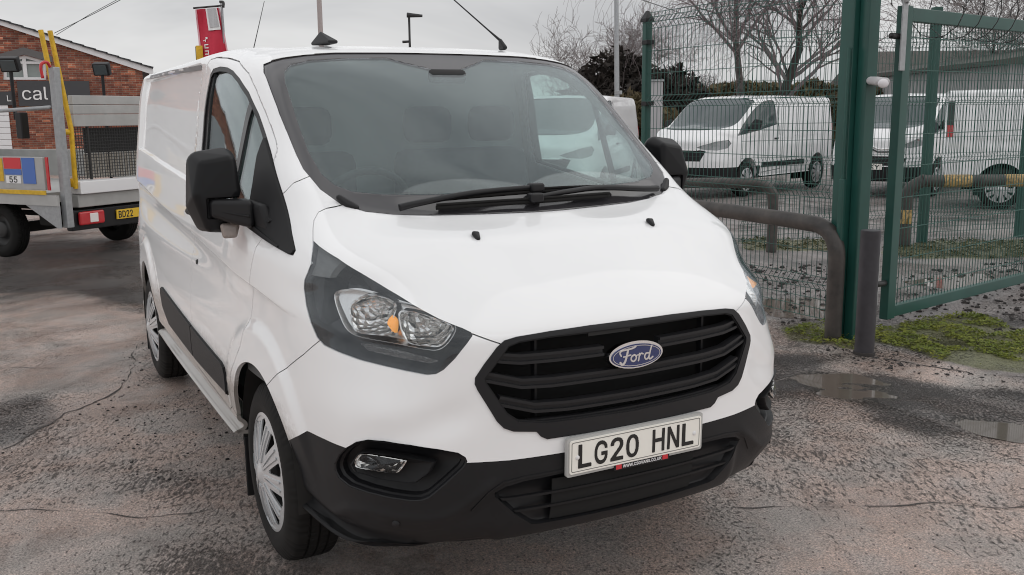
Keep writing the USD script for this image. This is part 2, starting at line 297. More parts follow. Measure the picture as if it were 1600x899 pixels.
def sculpt(A):
    n = gnormals(A); x, y, z = A[..., 0], A[..., 1], A[..., 2]; h = np.zeros_like(x)
    side = sst(.45, .8, np.abs(n[..., 1]))
    for xc in AXLES:                                         # flared lips round the wheel arches
        d = np.sqrt(((x-xc)/AR[0])**2+((z-AR[2])/AR[1])**2)
        h += side*sst(.36, .72, z)*(z < 1.0)*(.020*(1-sst(1.26, 1.40, d)))
    zc = np.interp(-x, [-.33, 0, .43, 1.24, 2.34, 3.24, 4], [1.02, 1.055, 1.09, 1.125, 1.18, 1.235, 1.27])   # rising crease along the flank
    fade = sst(-.45, -.05, -x)*side
    h -= fade*.016*sst(.0, .014, zc-z)*(1-sst(.10, .38, zc-z))
    zr = np.interp(-x, [1.3, 2.4, 3.4], [1.345, 1.40, 1.455])                                               # recessed upper panel
    h -= .020*sst(0, .018, z-zr)*sst(0, .016, 1.925-z)*sst(1.40, 1.43, -x)*sst(0, .03, 3.5+x)*side
    fr = sst(.3, .7, n[..., 0])                                                                             # cheek hollow between lamp and fog light
    ay = np.abs(y)
    h -= .012*fr*np.exp(-((z-(.80-.10*sst(.45, .85, ay)))/.055)**2)*sst(.50, .62, ay)*(1-sst(.86, .92, ay))
    zk = np.interp(ay, [.44, .522, .60, .64, .69, .75, .83, .87, .895, .94], [.575, .528, .468, .446, .438, .442, .448, .43, .38, .36])   # lower bumper folds inward under this line
    h -= sst(.05, .3, n[..., 0])*sst(.45, .50, ay)*np.clip((zk-z)*.25, 0, .014)*(z > .3)
    h += .006*sst(.05, .3, n[..., 0])*sst(.45, .52, ay)*np.exp(-((z-zk)/.02)**2)
    return A+n*h[..., None]
G = sculpt(skin(10, 14))
NRM = gnormals(G)
def solid(off=0.0):
    H = G+NRM*off; H[:, 0, 1] = H[:, -1, 1] = 0; H[0, :, 1] = H[-1, :, 1] = 0
    a = gridmesh(H); b = gridmesh(H*MIR, flip=True)
    m = trimesh.util.concatenate([a, b]); m.merge_vertices(digits_vertex=6)
    f = m.faces; keep = (f[:, 0] != f[:, 1]) & (f[:, 1] != f[:, 2]) & (f[:, 0] != f[:, 2]) & (np.abs(m.vertices[f][:, :, 1]).max(1) > 1e-9); m.update_faces(keep)
    if m.volume < 0: m.invert()
    return M_(m)
k10 = 9*14+5
fg = np.vstack([G[25:, :k10].reshape(-1, 3), (G[25:, :k10]*MIR).reshape(-1, 3)])
XF = LinearNDInterpolator(fg[:, 1:], fg[:, 0]); XFn = NearestNDInterpolator(fg[:, 1:], fg[:, 0])
def xf(y, z): r = XF(y, z); return np.where(np.isnan(r), XFn(y, z), r)
sl_ = np.s_[25:, 5*14:16*14]; sg = G[sl_].reshape(-1, 3); sg = sg[(np.abs(NRM[sl_][..., 1].reshape(-1)) > .22) & (sg[:, 2] < 1.945)]
YS = LinearNDInterpolator(sg[:, [0, 2]], sg[:, 1]); YSn = NearestNDInterpolator(sg[:, [0, 2]], sg[:, 1])
def ys(x, z): r = YS(x, z); return np.where(np.isnan(r), YSn(x, z), r)
def nose(m, lift=0.0, fine=.02):
    "local (y, z, height) -> laid on the front of the van"
    m = T_(M_(m).refine_to_length(fine)) if fine else T_(m).copy(); v = m.vertices
    m.vertices = np.c_[xf(v[:, 0], v[:, 1])+v[:, 2]+lift, v[:, 0], v[:, 1]]; return m
def flank(m, lift=0.0, fine=.05):
    "local (x, z, height) -> laid on the right-hand flank (y < 0)"
    m = T_(M_(m).refine_to_length(fine)) if fine else T_(m).copy(); v = m.vertices
    m.vertices = np.c_[v[:, 0], -(ys(v[:, 0], v[:, 1])+v[:, 2]+lift), v[:, 1]]; return m

# ------------------------------------------------------------------ outlines on the skin (3D points, right-hand half; mirrored for the other)
WS = [(.464,0,1.314),(.452,-.135,1.314),(.423,-.25,1.314),(.384,-.42,1.317),(.345,-.55,1.325),(.318,-.64,1.338),(.26,-.709,1.363),(.168,-.754,1.412),(.056,-.777,1.478),(-.01,-.779,1.522),(-.219,-.778,1.673),(-.362,-.772,1.773),(-.47,-.763,1.845),(-.53,-.748,1.878),(-.54,-.715,1.893),(-.54,-.673,1.904),(-.539,-.572,1.920),(-.54,-.442,1.930),(-.534,-.2,1.935),(-.534,0,1.936)]
CLEAR = [(0,0,1.386),(0,-.375,1.384),(0,-.555,1.390),(0,-.65,1.402),(0,-.70,1.425),(0,-.725,1.46),(0,-.735,1.54),(0,-.728,1.66),(0,-.712,1.80),(0,-.695,1.845),(0,-.66,1.872),(0,-.576,1.892),(0,-.392,1.906),(0,-.232,1.908),(0,-.171,1.888),(0,-.07,1.860),(0,0,1.857)]
HEAD = [(.358,-.843,1.257),(.405,-.837,1.243),(.509,-.808,1.213),(.6,-.765,1.175),(.685,-.71,1.131),(.776,-.66,1.09),(.855,-.608,1.056),(.914,-.559,1.031),(.932,-.540,1.020),(.94,-.539,1.01),(.942,-.558,.99),(.932,-.595,.945),(.919,-.627,.912),(.909,-.648,.899),(.894,-.672,.896),(.858,-.712,.903),(.801,-.763,.912),(.72,-.818,.922),(.633,-.862,.935),(.566,-.886,.946),(.529,-.896,.964),(.487,-.903,1.007),(.444,-.903,1.056),(.416,-.9,1.108),(.413,-.896,1.135),(.424,-.889,1.160),(.425,-.876,1.190),(.395,-.860,1.225)]
GRILLE = [(0,.0,1.011),(0,-.16,1.011),(0,-.3,1.007),(0,-.41,1.0),(0,-.45,.992),(0,-.475,.973),(0,-.515,.925),(0,-.543,.885),(0,-.545,.865),(0,-.538,.846),(0,-.485,.745),(0,-.465,.722),(0,-.435,.708),(0,-.36,.698),(0,-.345,.680),(0,-.325,.669),(0,0,.668)]
BW = [(.29,-.947,.555),(.38,-.938,.598),(.468,-.928,.638),(.5,-.922,.640),(.589,-.907,.643),(.706,-.874,.644),(.963,-.576,.622),(.98,-.52,.620),(.996,-.448,.617),(1.02,-.25,.616),(1.02,-.2,.616)]
FOGS = [(.706,-.874,.644),(.751,-.856,.673),(.791,-.833,.687),(.839,-.796,.689),(.891,-.733,.683),(.931,-.657,.670),(.953,-.602,.656),(.961,-.581,.640),(.963,-.576,.626),(.959,-.586,.607),(.939,-.641,.556),(.917,-.684,.515),(.903,-.707,.504),(.883,-.736,.503),(.838,-.788,.508),(.775,-.834,.512),(.701,-.869,.515),(.655,-.886,.530),(.640,-.893,.552),(.642,-.893,.575),(.668,-.887,.610)]
FOGI = [(.713,-.87,.584),(.747,-.857,.628),(.769,-.845,.640),(.83,-.803,.647),(.89,-.734,.639),(.926,-.67,.625),(.918,-.687,.59),(.898,-.722,.56),(.883,-.743,.557),(.825,-.804,.56),(.73,-.863,.565)]
FOGL = [(.736,-.861,.606),(.752,-.854,.627),(.768,-.845,.636),(.81,-.819,.641),(.88,-.749,.634),(.884,-.744,.628),(.871,-.76,.599),(.861,-.771,.591),(.827,-.804,.589),(.749,-.855,.586),(.737,-.86,.595)]
LOWER = [(1,0,.552),(1,-.27,.549),(1,-.40,.543),(1,-.46,.533),(1,-.493,.514),(1,-.49,.50),(1,-.43,.435),(1,-.37,.388),(1,-.345,.383),(1,0,.376)]
WIN = [(-1.20,0,1.40),(-1.212,0,1.533),(-1.209,0,1.658),(-1.184,0,1.808),(-1.172,0,1.862),(-1.126,0,1.886),(-1.013,0,1.891),(-.899,0,1.882),(-.799,0,1.863),(-.683,0,1.828),(-.528,0,1.766),(-.368,0,1.679),(-.242,0,1.598),(-.139,0,1.531),(.052,0,1.396),(.221,0,1.272),(.303,0,1.221),(.301,0,1.203),(.269,0,1.204),(.023,0,1.235),(-.205,0,1.264),(-.7,0,1.33)]
DOOR = [(-1.262,0,1.86),(-1.255,0,1.905),(-1.22,0,1.932),(-1.129,0,1.936),(-.978,0,1.926),(-.808,0,1.902),(-.614,0,1.843),(-.476,0,1.776),(-.334,0,1.690),(-.224,0,1.619),(-.158,0,1.576),(-.121,0,1.545),(-.105,0,1.51),(-.12,0,1.46)]
DOOR2 = [(.04,0,1.26),(.029,0,1.235),(-.007,0,1.199),(-.028,0,1.135),(-.047,0,1.074),(-.11,0,.90),(-.165,0,.80),(-.25,0,.72),(-.33,0,.66),(-.40,0,.57),(-.44,0,.485),(-.50,0,.455),(-1.22,0,.475),(-1.262,0,.51),(-1.262,0,1.2),(-1.262,0,1.87)]
def sym(P): return list(P)+[(x, -y, z) for x, y, z in P[::-1]]

O0 = solid(0.0)
SHELL = O0-solid(-.016)
ws_cut = prism(sym(WS), 0, -.78, .75); clear_cut = prism(sym(CLEAR), 0, -.78, .75)
head_cut = prism(HEAD, -50, .55, 1.4); heads = head_cut+mirror(head_cut)
grille_cut = prism(sym(GRILLE), 0, .8, 1.3)
win_cut = prism(WIN, -90, .5, 1.3); wins = win_cut+mirror(win_cut)
bl = prism(BW[:8]+[(.985,-.50,.2),(.27,-.95,.2)], -40, .55, 1.5); fog_cut = prism(FOGS, -40, .55, 1.5)
bmid = prism([(1,-.53,.6205),(1,-.448,.617),(1,-.25,.616),(1,.25,.616),(1,.448,.617),(1,.53,.6205),(1,.53,.2),(1,-.53,.2)], 0, .75, 1.3)
black_zone = bl+mirror(bl)+bmid
fogs = fog_cut+mirror(fog_cut)
lower_cut = prism(sym(LOWER), 0, .8, 1.3)
arch = Manifold()
for xc in AXLES:
    e = M_(place(extrude(Polygon([(xc+AR[0]*math.cos(t), AR[2]+(AR[1] if math.sin(t) > 0 else AR[0])*math.sin(t)) for t in np.linspace(0, 2*PI, 72)[:-1]]), .52), (0, -.55, 0), (1, 0, 0), (0, 0, 1), (0, -1, 0)))
    arch = arch+e+mirror(e)
under = M_(box(-3.7, .45, -.86, .86, .1, .40))+M_(box(-3.75, .2, -.85, .85, .1, .44))
cutters = ws_cut+heads+grille_cut+wins+arch+under
W = SHELL-cutters
bumper_black = (W^black_zone)-fogs-lower_cut
W = W-black_zone-fogs
gro = Manifold()
def g_(pts, deg, near=.4, far=1.3, w=.0038):
    global gro
    a = prism(pts, deg, near, far, closed=False, width=w); gro = gro+a+mirror(a)
g_([(.24,-.68,1.38),(.255,-.695,1.362),(.262,-.73,1.357),(.255,-.762,1.352),(.254,-.790,1.340),(.275,-.814,1.315),(.31,-.829,1.288),(.365,-.846,1.25),(.41,-.842,1.228)], -55, .55)
g_([(.925,-.565,1.022),(.945,-.538,1.014)]+[(.972,-.455,.980)], -20, .8)
g_([(.57,-.88,.972),(.54,-.895,.955),(.45,-.92,.895),(.329,-.944,.829),(.22,-.957,.765),(.14,-.966,.715)], -70, .6)
g_([(.10,-.765,1.458),(.088,-.80,1.442),(.073,-.82,1.432),(.062,-.85,1.402),(.045,-.87,1.385),(.02,-.885,1.36)], -55, .55)
g_([(-.34,0,.455),(-.45,0,.487)], -90, .55); g_(DOOR, -90, .55); g_(DOOR2, -90, .55)
W = W-gro
van = thing('white_van', 'large white panel van with black grille and number plate LG20 HNL in the foreground', 'van')
names = {}
pieces = sorted(W.decompose(), key=lambda m: -m.volume())
for pc in pieces:
    if pc.volume() < 2e-6: continue
    b = pc.bounding_box(); cx, cy, cz = (b[0]+b[3])/2, (b[1]+b[4])/2, (b[2]+b[5])/2; lx = b[3]-b[0]
    if lx > 2.5: nm = 'body_shell'
    elif abs(cy) < .1 and cz > 1.05: nm = 'bonnet'
    elif abs(cy) < .1: nm = 'front_bumper'
    elif b[3] > .3 and abs(cy) > .5: nm = 'front_wing'
    elif lx > .9 and abs(cy) > .5: nm = 'front_door'
    else: nm = 'body_panel'
    if b[5] < .36: nm = 'splash_tray'
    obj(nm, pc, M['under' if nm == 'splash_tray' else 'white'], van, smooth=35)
    
lowb = obj('lower_bumper', bumper_black, M['plastic'], van, smooth=30)
# soft facet above the lower edge of the bumper, parking sensor
GL = solid(-.004)-solid(-.009)
obj('windscreen', GL^clear_cut, M['screen'], van, smooth=40)
obj('windscreen_border', (GL^ws_cut)-clear_cut, M['frit'], van, smooth=40)

# --- side windows: fixed quarter light, divider bar, sliding pane, seals
def flank_poly(pts): return Polygon([(p[0], p[2]) for p in pts])
wp = flank_poly(WIN)
for s in (1, -1):
    fl = (lambda m: m) if s > 0 else mirror
    seal = extrude(wp.difference(wp.buffer(-.020).difference(Polygon([(-.2,1.2),(.4,1.1),(.4,1.3),(.085,1.36),(-.03,1.245)]))), .012)
    obj('window_seal', fl(flank(seal, -.014, .03)), M['darkplastic'], van, smooth=40)
    bar = Polygon([(-.475,1.20),(-.43,1.20),(-.47,1.9),(-.515,1.9)]).intersection(wp.buffer(-.015))
    obj('window_bar', fl(flank(extrude(bar, .010), -.017, .03)), M['glossblack'], van, smooth=40)
    obj('side_window', fl(flank(extrude(wp.buffer(-.016), .004), -.020, .04)), M['sideglass'], van, smooth=True)
    jamb = Polygon([(-1.24,1.3),(-1.135,1.3),(-1.125,1.9),(-1.24,1.9)]).intersection(wp.buffer(-.012))
    obj('window_frame', fl(flank(extrude(jamb, .006), -.0155, .04)), M['glossblack'], van, smooth=40)

# --- lamps and recessed trim: bowls lofted inward from an outline
def ring3(pts, n=96):
    P = np.vstack([np.asarray(pts, float), np.asarray(pts[0], float)]); L = np.r_[0, np.cumsum(np.linalg.norm(np.diff(P, axis=0), axis=1))]
    t = np.linspace(0, L[-1], n+1)[:-1]; return np.c_[[np.interp(t, L, P[:, k]) for k in range(3)]].T
def onskin(P):
    "snap points of a front outline to the skin along x"
    P = np.asarray(P, float).copy(); P[:, 0] = xf(P[:, 1], P[:, 2]); return P
def bowl(pts, deg, steps, n=96, cap=True):
    "rings (shrink towards the centre, depth inward) from the outline; flat or closed floor"
    R = ring3(pts, n); u, v, w = frame(dirv(deg)); c = R.mean(0); rings = []
    for sc, d in steps:
        q = R-c; q = (q@u)[:, None]*u*sc+(q@v)[:, None]*v*sc+(q@w)[:, None]*w*(sc if d > 0 else 1); rings.append(c+q-w*d)
    A = np.array(rings); m = gridmesh(A, closed=True)
    if cap:
        k = len(m.vertices); V = np.vstack([m.vertices, A[-1].mean(0)]); b = (len(steps)-1)*n; j = np.arange(n)
        F = np.vstack([m.faces, np.c_[b+j, b+(j+1) % n, np.full(n, k)]]); m = trimesh.Trimesh(V, F, process=False)
    m2 = m.copy()
    nn = m2.face_normals[:n*2]; out = m2.triangles_center[:n*2]-c
    return m
def facing(m, d):
    "turn faces so that the mean normal looks along d"
    if (m.face_normals*m.area_faces[:, None]).sum(0)@np.asarray(d) < 0: m = m.copy(); m.faces = m.faces[:, ::-1]
    return m
def both(name, mesh, mt, parent, smooth=30, **k):
    "on the right-hand side and mirrored on the left"
    a = obj(name, mesh, mt, parent[0] if isinstance(parent, tuple) else parent, smooth, **k)
    b = obj(name, mirror(mesh), mt, parent[1] if isinstance(parent, tuple) else parent, smooth, **k)
    return a, b
def shrink(pts, deg, f, d=0.0, du=0, dv=0):
    P = np.asarray(pts, float); u, v, w = frame(dirv(deg)); c = P.mean(0); q = P-c
    return c+(q@u)[:, None]*u*f+(q@v)[:, None]*v*f+(q@w)[:, None]*w*f-w*d+u*du+v*dv
D50 = dirv(-50)
hous = facing(bowl(HEAD, -50, [(1.0, .004), (.985, .02), (.95, .07), (.8, .10)]), D50)
lamps = both('headlight', hous, M['housing'], van)
both('lens', T_((solid(.001)-solid(-.003))^head_cut), M['lens'], lamps)
R1 = [(.615,-.821,1.077),(.642,-.777,1.108),(.689,-.738,1.105),(.735,-.712,1.087),(.765,-.735,1.045),(.782,-.752,1.004),(.715,-.801,.996),(.669,-.828,1.002),(.637,-.83,1.039)]
R2 = [(.767,-.719,1.062),(.784,-.689,1.071),(.832,-.647,1.06),(.895,-.595,1.035),(.908,-.607,1.010),(.903,-.637,.979),(.878,-.669,.975),(.823,-.72,.988)]
CH = [(.540,-.846,1.100),(.584,-.818,1.122),(.642,-.777,1.118),(.735,-.71,1.095),(.80,-.66,1.08),(.895,-.59,1.044),(.918,-.60,1.01),(.908,-.635,.972),(.878,-.669,.966),(.80,-.74,.978),(.70,-.81,.985),(.640,-.838,.998),(.59,-.848,1.04)]
def smoothring(P, n=60):
    P = np.asarray(P, float); Q = np.vstack([P[-2:], P, P[:2]]); o = []
    for s in np.linspace(0, len(P), n+1)[:-1]:
        i = int(s); u_ = s-i; a, b, c, d = Q[i+1], Q[i+2], Q[min(i+3, len(Q)-1)], Q[min(i+4, len(Q)-1)]
        o.append(.5*((2*b)+(-a+c)*u_+(2*a-5*b+4*c-d)*u_*u_+(-a+3*b-3*c+d)*u_**3))
    return np.array(o)
both('lamp_bezel', facing(bowl(smoothring(shrink(CH, -50, 1.0, .018)), -50, [(1.0, -.001), (.985, .0), (.93, .022), (.9, .034)], cap=False), D50), M['bowl'], lamps)
u_, v_, w_ = frame(D50); CHr, Rr = smoothring(shrink(CH, -50, .97, 0)), [smoothring(shrink(R, -50, 1.02, 0)) for R in (R1, R2)]
co = np.linalg.lstsq(np.c_[CHr@u_, CHr@v_, np.ones(len(CHr))], CHr@w_, rcond=None)[0]
fl_p = Polygon(np.c_[CHr@u_, CHr@v_]).buffer(0).difference(unary_union([Polygon(np.c_[r@u_, r@v_]).buffer(0) for r in Rr]))
fm = T_(M_(extrude(fl_p, .003)).refine_to_length(.03)); q = fm.vertices; fm.vertices = q[:, :1]*u_+q[:, 1:2]*v_+(q[:, :2]@co[:2]+co[2]-.046+q[:, 2])[:, None]*w_
both('lamp_floor', fm, M['bowl'], lamps)
for R in (R1, R2):
    both('reflector', facing(bowl(smoothring(shrink(R, -50, .98, .028)), -50, [(1.02, -.006), (.96, -.006), (.92, .006), (.80, .028), (.62, .048), (.42, .062), (.2, .07), (.12, .05), (.04, .04)], n=72), D50), M['reflector'], lamps)
amb = smoothring(shrink([(.742,-.735,1.06),(.752,-.755,1.035),(.785,-.747,1.016),(.79,-.735,1.0),(.776,-.724,1.045)], -50, .8, .030))
both('indicator_bulb', facing(bowl(amb, -50, [(1, 0), (.9, -.012), (.5, -.02)], n=40), D50), M['amber'], lamps)
drl = shrink([(.694,-.819,.965),(.73,-.796,.968),(.818,-.731,.958),(.905,-.645,.934),(.893,-.665,.925),(.813,-.742,.938),(.723,-.806,.948)], -50, 1, .022)
both('marker_strip', facing(bowl(ring3(drl, 60), -50, [(1, 0), (.98, -.004), (.8, -.005)], n=60), D50), facet('marker_reflector', (.35, .34, .33), 160.0), lamps)

# --- fog lamps
D40 = dirv(-40)
fs = both('fog_surround', facing(bowl(FOGS, -40, [(1.0, 0.0), (.975, .002), (.95, .02), (.90, .024), (.87, .045), (.70, .05)]), D40), M['darkplastic'], van)
both('fog_panel', facing(bowl(shrink(FOGI, -40, 1.0, .014), -40, [(1.0, .03), (1.0, 0.0), (.96, -.004), (.93, .0), (.6, .008)]), D40), M['plastic'], fs)
both('fog_lamp', facing(bowl(smoothring(shrink(FOGL, -40, .98, .012)), -40, [(1.0, .005), (1.0, -.006), (.94, -.007), (.90, .006), (.6, .02), (.3, .03)], n=72), D40), M['reflector'], fs)
both('fog_lens', facing(bowl(smoothring(shrink(FOGL, -40, .97, .004)), -40, [(1.0, .004), (.98, 0), (.6, -.003), (.2, -.004)], n=72), D40), M['lens'], fs)

# --- grille
gpol = Polygon([(p[1], p[2]) for p in sym(GRILLE)])
obj('grille_backing', facing(bowl(onskin(sym(GRILLE)), 0, [(1.01, .012), (1.0, .09), (.9, .10)], n=160), (1, 0, 0)), M['void'], van)
inner = Polygon([(0,.992),(-.3,.992),(-.405,.986),(-.44,.975),(-.465,.945),(-.517,.882),(-.515,.866),(-.455,.765),(-.42,.738),(-.33,.722),(0,.714),(.33,.722),(.42,.738),(.455,.765),(.515,.866),(.517,.882),(.465,.945),(.44,.975),(.405,.986),(.3,.992)])
gr = obj('grille_frame', nose(extrude(gpol.difference(inner), .034), -.030, .02), M['darkplastic'], van, smooth=30)
obj('frame_lip', nose(extrude(inner.buffer(.006).difference(inner.buffer(-.005)), .012), -.012, .02), M['plastic'], gr, smooth=30)
def strip(pts, h): return LineString(pts).buffer(h/2, cap_style='flat', join_style='mitre')
B2 = [(-.53,.888),(-.50,.880),(-.40,.852),(-.30,.846),(0,.843),(.30,.846),(.40,.852),(.50,.880),(.53,.888)]
B3 = [(-.47,.805),(-.44,.796),(-.36,.772),(-.25,.765),(0,.762),(.25,.765),(.36,.772),(.44,.796),(.47,.805)]
B1 = [(-.492,.946),(-.46,.937),(-.40,.928),(-.28,.925),(-.11,.923)]
B4 = [(-.38,.728),(-.2,.722),(0,.720),(.2,.722),(.38,.728)]
gbar = mat('grille_bar_plastic', (.009, .009, .010), .36, spec=.35)
for P in (B2, B3, B1, [(-a, b) for a, b in B1][::-1]):
    bar = obj('grille_bar', nose(extrude(strip(P, .032).intersection(inner.buffer(.004)), .022), -.036, .02), gbar, gr, smooth=25)
    hi = unary_union([strip([(a, b+dz) for a, b in P], .009).intersection(inner) for dz in (.0115, -.0115)])
    obj('bar_ridge', nose(extrude(hi, .011), -.0145, .02), gbar, gr, smooth=25)
for a in (-.33, .33):
    obj('grille_web', T_(M_(box(.93, .955, a-.004, a+.004, .72, .985))), M['darkplastic'], gr)
obj('grille_step', nose(extrude(strip(B4, .012), .02), -.03, .02), gbar, gr, smooth=25)
obj('bonnet_latch_panel', cat(nose(extrude(Polygon([(-.14,.965),(.02,.965),(.02,.985),(-.14,.985)]), .01), -.055)), M['steel'], gr)
# badge
th = np.linspace(0, 2*PI, 72)[:-1]
el = lambda a, b, oy=0, oz=0: Polygon(np.c_[oy+a*np.cos(th), oz+b*np.sin(th)])
BZ = .899
bx0 = float(xf(0, BZ))-.012
def onbadge(m, d): return place(m, (bx0+d, 0, BZ), (0, 1, 0), (-.10, 0, 1), (1, 0, 0.1))
bd = obj('badge', onbadge(rounded := T_(extrude(el(.105, .0435), .026)), 0), M['chrome'], van, smooth=40)
obj('badge_field', onbadge(T_(extrude(el(.0975, .037), .003)), .0255), M['badge_blue'], bd)
obj('badge_rim', onbadge(T_(extrude(el(.0925, .0325).difference(el(.0905, .0308)), .0012)), .0283), M['chrome'], bd)
def stroke(P, w): return LineString(smoothpath(P, 8)).buffer(w/2)
F_ = [stroke([(-62,6),(-66,15),(-58,21),(-40,22),(-20,24),(-8,28)], 5), stroke([(-36,22),(-42,4),(-50,-14),(-60,-20),(-66,-14)], 7), stroke([(-54,2),(-42,3),(-28,5)], 4),
      stroke([(-14,4),(-24,0),(-27,-9),(-20,-15),(-11,-11),(-8,-2),(-14,4)], 5), stroke([(-11,-1),(-2,2),(4,1)], 3.5),
      stroke([(4,5),(2,-6),(-1,-15)], 5), stroke([(3,-2),(10,5),(17,3)], 4.5),
      stroke([(40,3),(28,3),(22,-6),(26,-14),(34,-12),(40,-2)], 5), stroke([(50,24),(44,10),(38,-10),(42,-15),(52,-10)], 5)]
fs_ = shapely.affinity.scale(unary_union(F_), .00108, .00108, origin=(0, 0))
fs_ = shapely.affinity.translate(fs_, .006, -.001)
obj('badge_lettering', onbadge(T_(extrude(fs_, .0015)), .0283), M['chrome'], bd)

# --- number plate
PX, PZ, PT = 1.0437, .603, -.0275
def onplate(m, d): return place(m, (PX+d, 0, PZ), (0, 1, 0), (-math.sin(PT), 0, math.cos(PT)), (math.cos(PT), 0, math.sin(PT)))
rr = lambda w, h, r: shapely.box(-w/2+r, -h/2+r, w/2-r, h/2-r).buffer(r)
pl = obj('number_plate', onplate(T_(extrude(rr(.52, .111, .008), .004)), -.002), M['plate_white'], van, smooth=30)
obj('plate_holder', onplate(T_(extrude(rr(.538, .130, .008), .012)), -.0145), mat('plate_holder_grey', (.42, .42, .41), .5), pl, smooth=30)
obj('plate_border', onplate(T_(extrude(rr(.508, .099, .006).difference(rr(.5045, .0955, .005)), .0006)), .0019), M['ink'], pl)
def glyphs(text, h, w, gap, space, mt, parent, put, d, name='plate_letter', x0=None, bold=True, dep=.0012):
    n = sum(w if c != ' ' else space for c in text)+gap*(len(text)-1); x = -n/2 if x0 is None else x0
    for c in text:
        if c != ' ':
            t = meshkit.text_mesh(c, h, dep, bold); b = t.bounds; t.apply_translation((-b[0][0], 0, 0))
            ww = b[1][0]-b[0][0]; t.vertices[:, 0] *= (w if c not in '1I' else w*.3)/ww
            z0 = t.bounds[0][1]; t.vertices[:, 1] = (t.vertices[:, 1]-z0)*h/(t.bounds[1][1]-z0)-h/2
            t.apply_translation((x, 0, 0)); obj(name, put(t, d), mt, parent); x += w+gap
        else: x += space+gap
glyphs('LG20 HNL', .079, .0495, .0115, .032, M['ink'], pl, onplate, .002)
for a in (-.232, .232): obj('plate_screw', onplate(mv(lathe([(0, .003), (.006, .0028), (.008, 0)], 16), (a, -.002, 0)), .002), M['white_print'], pl, smooth=True)
def txt(s, h, w, bold=False):
    t = meshkit.text_mesh(s, h, .0008, bold); b = t.bounds; t.apply_translation((-(b[0][0]+b[1][0])/2, -(b[0][1]+b[1][1])/2, 0)); t.vertices[:, 0] *= w/(b[1][0]-b[0][0]); return t
obj('dealer_strip', onplate(T_(extrude(shapely.box(-.09, -.075, .13, -.054), .003)), -.0015), M['darkplastic'], pl)
obj('strip_text', onplate(mv(txt('WWW.CSGVANS.CO.UK', .010, .155, True), (.02, -.0645, 0)), .0018), M['white_print'], pl)
for a in (-.073, .113): obj('strip_mark', onplate(T_(extrude(shapely.box(a-.011, -.0715, a+.011, -.056), .0008)), .0016), M['red_print'], pl)

# --- lower grille
obj('lower_grille', facing(bowl(onskin(sym(LOWER)), 0, [(1.0, 0), (.985, .010), (.96, .022), (.9, .026)], n=140), (1, 0, 0)), M['darkplastic'], van, smooth=35)
lp = Polygon([(p[1], p[2]) for p in sym(LOWER)]).buffer(-.006)
for zz_ in (.487, .441):
    obj('lower_grille_slat', nose(extrude(shapely.box(-.6, zz_-.004, .6, zz_+.004).intersection(lp), .016), -.022, .02), M['plastic'], van, smooth=30)
obj('lower_grille_mesh', nose(extrude(shapely.box(-.30, .385, .26, .53).intersection(lp), .004), -.017, .02), M['void'], van)
for s in (-1, 1):
    obj('bumper_crease', nose(extrude(LineString([(s*.20,.560),(s*.40,.556),(s*.47,.547),(s*.515,.52),(s*.56,.46)]).buffer(.0035), .004), -.001, .02), M['plastic'], van, smooth=30)
both('parking_sensor', facing(place(lathe([(0, .004), (.012, .003), (.013, -.004)], 20), (float(.843), -.769, .42), *frame(dirv(-42))), dirv(-42)), M['darkplastic'], van, smooth=True)

# ------------------------------------------------------------------ side trim
MOULD = [(-2.25,.71),(-2.18,.718),(-1.23,.672),(-.572,.648),(-.525,.636),(-.462,.545),(-.475,.526),(-.52,.522),(-1.19,.512),(-2.02,.53),(-2.23,.60),(-2.28,.672)]
mp = Polygon(MOULD)
for part_ in (mp.intersection(shapely.box(-1.26, 0, 0, 2)), mp.intersection(shapely.box(-4, 0, -1.268, 2))):
    face = T_(extrude(part_.buffer(-.006).buffer(.004), .012)); lip = T_(extrude(part_.difference(part_.buffer(-.012)), .006))
    m = cat(flank(extrude(part_.buffer(-.004), .014), -.003), flank(extrude(part_, .006), -.001))
    both('side_moulding', m, M['plastic'], van, 30)
both('door_lock', place(lathe([(0, .006), (.008, .006), (.0125, .002), (.013, -.01)], 20), (-1.118, -float(ys(-1.118, 1.002))-.001, 1.002), (1, 0, 0), (0, 0, 1), (0, -1, 0)), M['steel'], van, True)
hp = smoothpath([(-1.19, 1.235), (-1.10, 1.243), (-1.0, 1.240)], 8)
both('door_handle', tube([(x, -float(ys(x, z))-.028-.012*math.sin((x+1.19)/.19*PI), z) for x, z in hp], .017, 10), M['plastic'], van, True)
hp = LineString([(-1.46,1.908),(-2.4,1.925),(-3.3,1.932)])
both('roof_gutter_strip', flank(extrude(hp.buffer(.011, cap_style='flat'), .006), -.002), mat('grey_gutter', (.22,.22,.23), .5), van, 30)
for xc in AXLES:
    tt = np.linspace(-.05, PI+.05, 40); q_ = [(xc+(AR[0]+.015)*math.cos(t), .343+(AR[1]+.015)*math.sin(t)) for t in tt]
    both('wheel_arch_liner', gridmesh(np.array([[(a, y, b) for a, b in q_] for y in (-.955, -.553)])), M['under'], van); both('liner_back', place(T_(extrude(Polygon(q_), .004)), (0, -.552, 0), (1, 0, 0), (0, 0, 1), (0, -1, 0)), M['under'], van)
obj('underbody', cat(box(-3.6, -.45, -.86, .86, .385, .46), box(-.45, .45, -.54, .54, .385, .46), box(-2.5, -.45, -.80, .80, .33, .39), box(.1, .7, -.5, .5, .30, .40)), M['under'], van)
both('mud_flap', rbox(-.405, -.393, -.955, -.76, .10, .36, .005), M['plastic'], van); both('mud_flap', rbox(-3.36, -3.348, -.95, -.74, .10, .40, .005), M['plastic'], van)

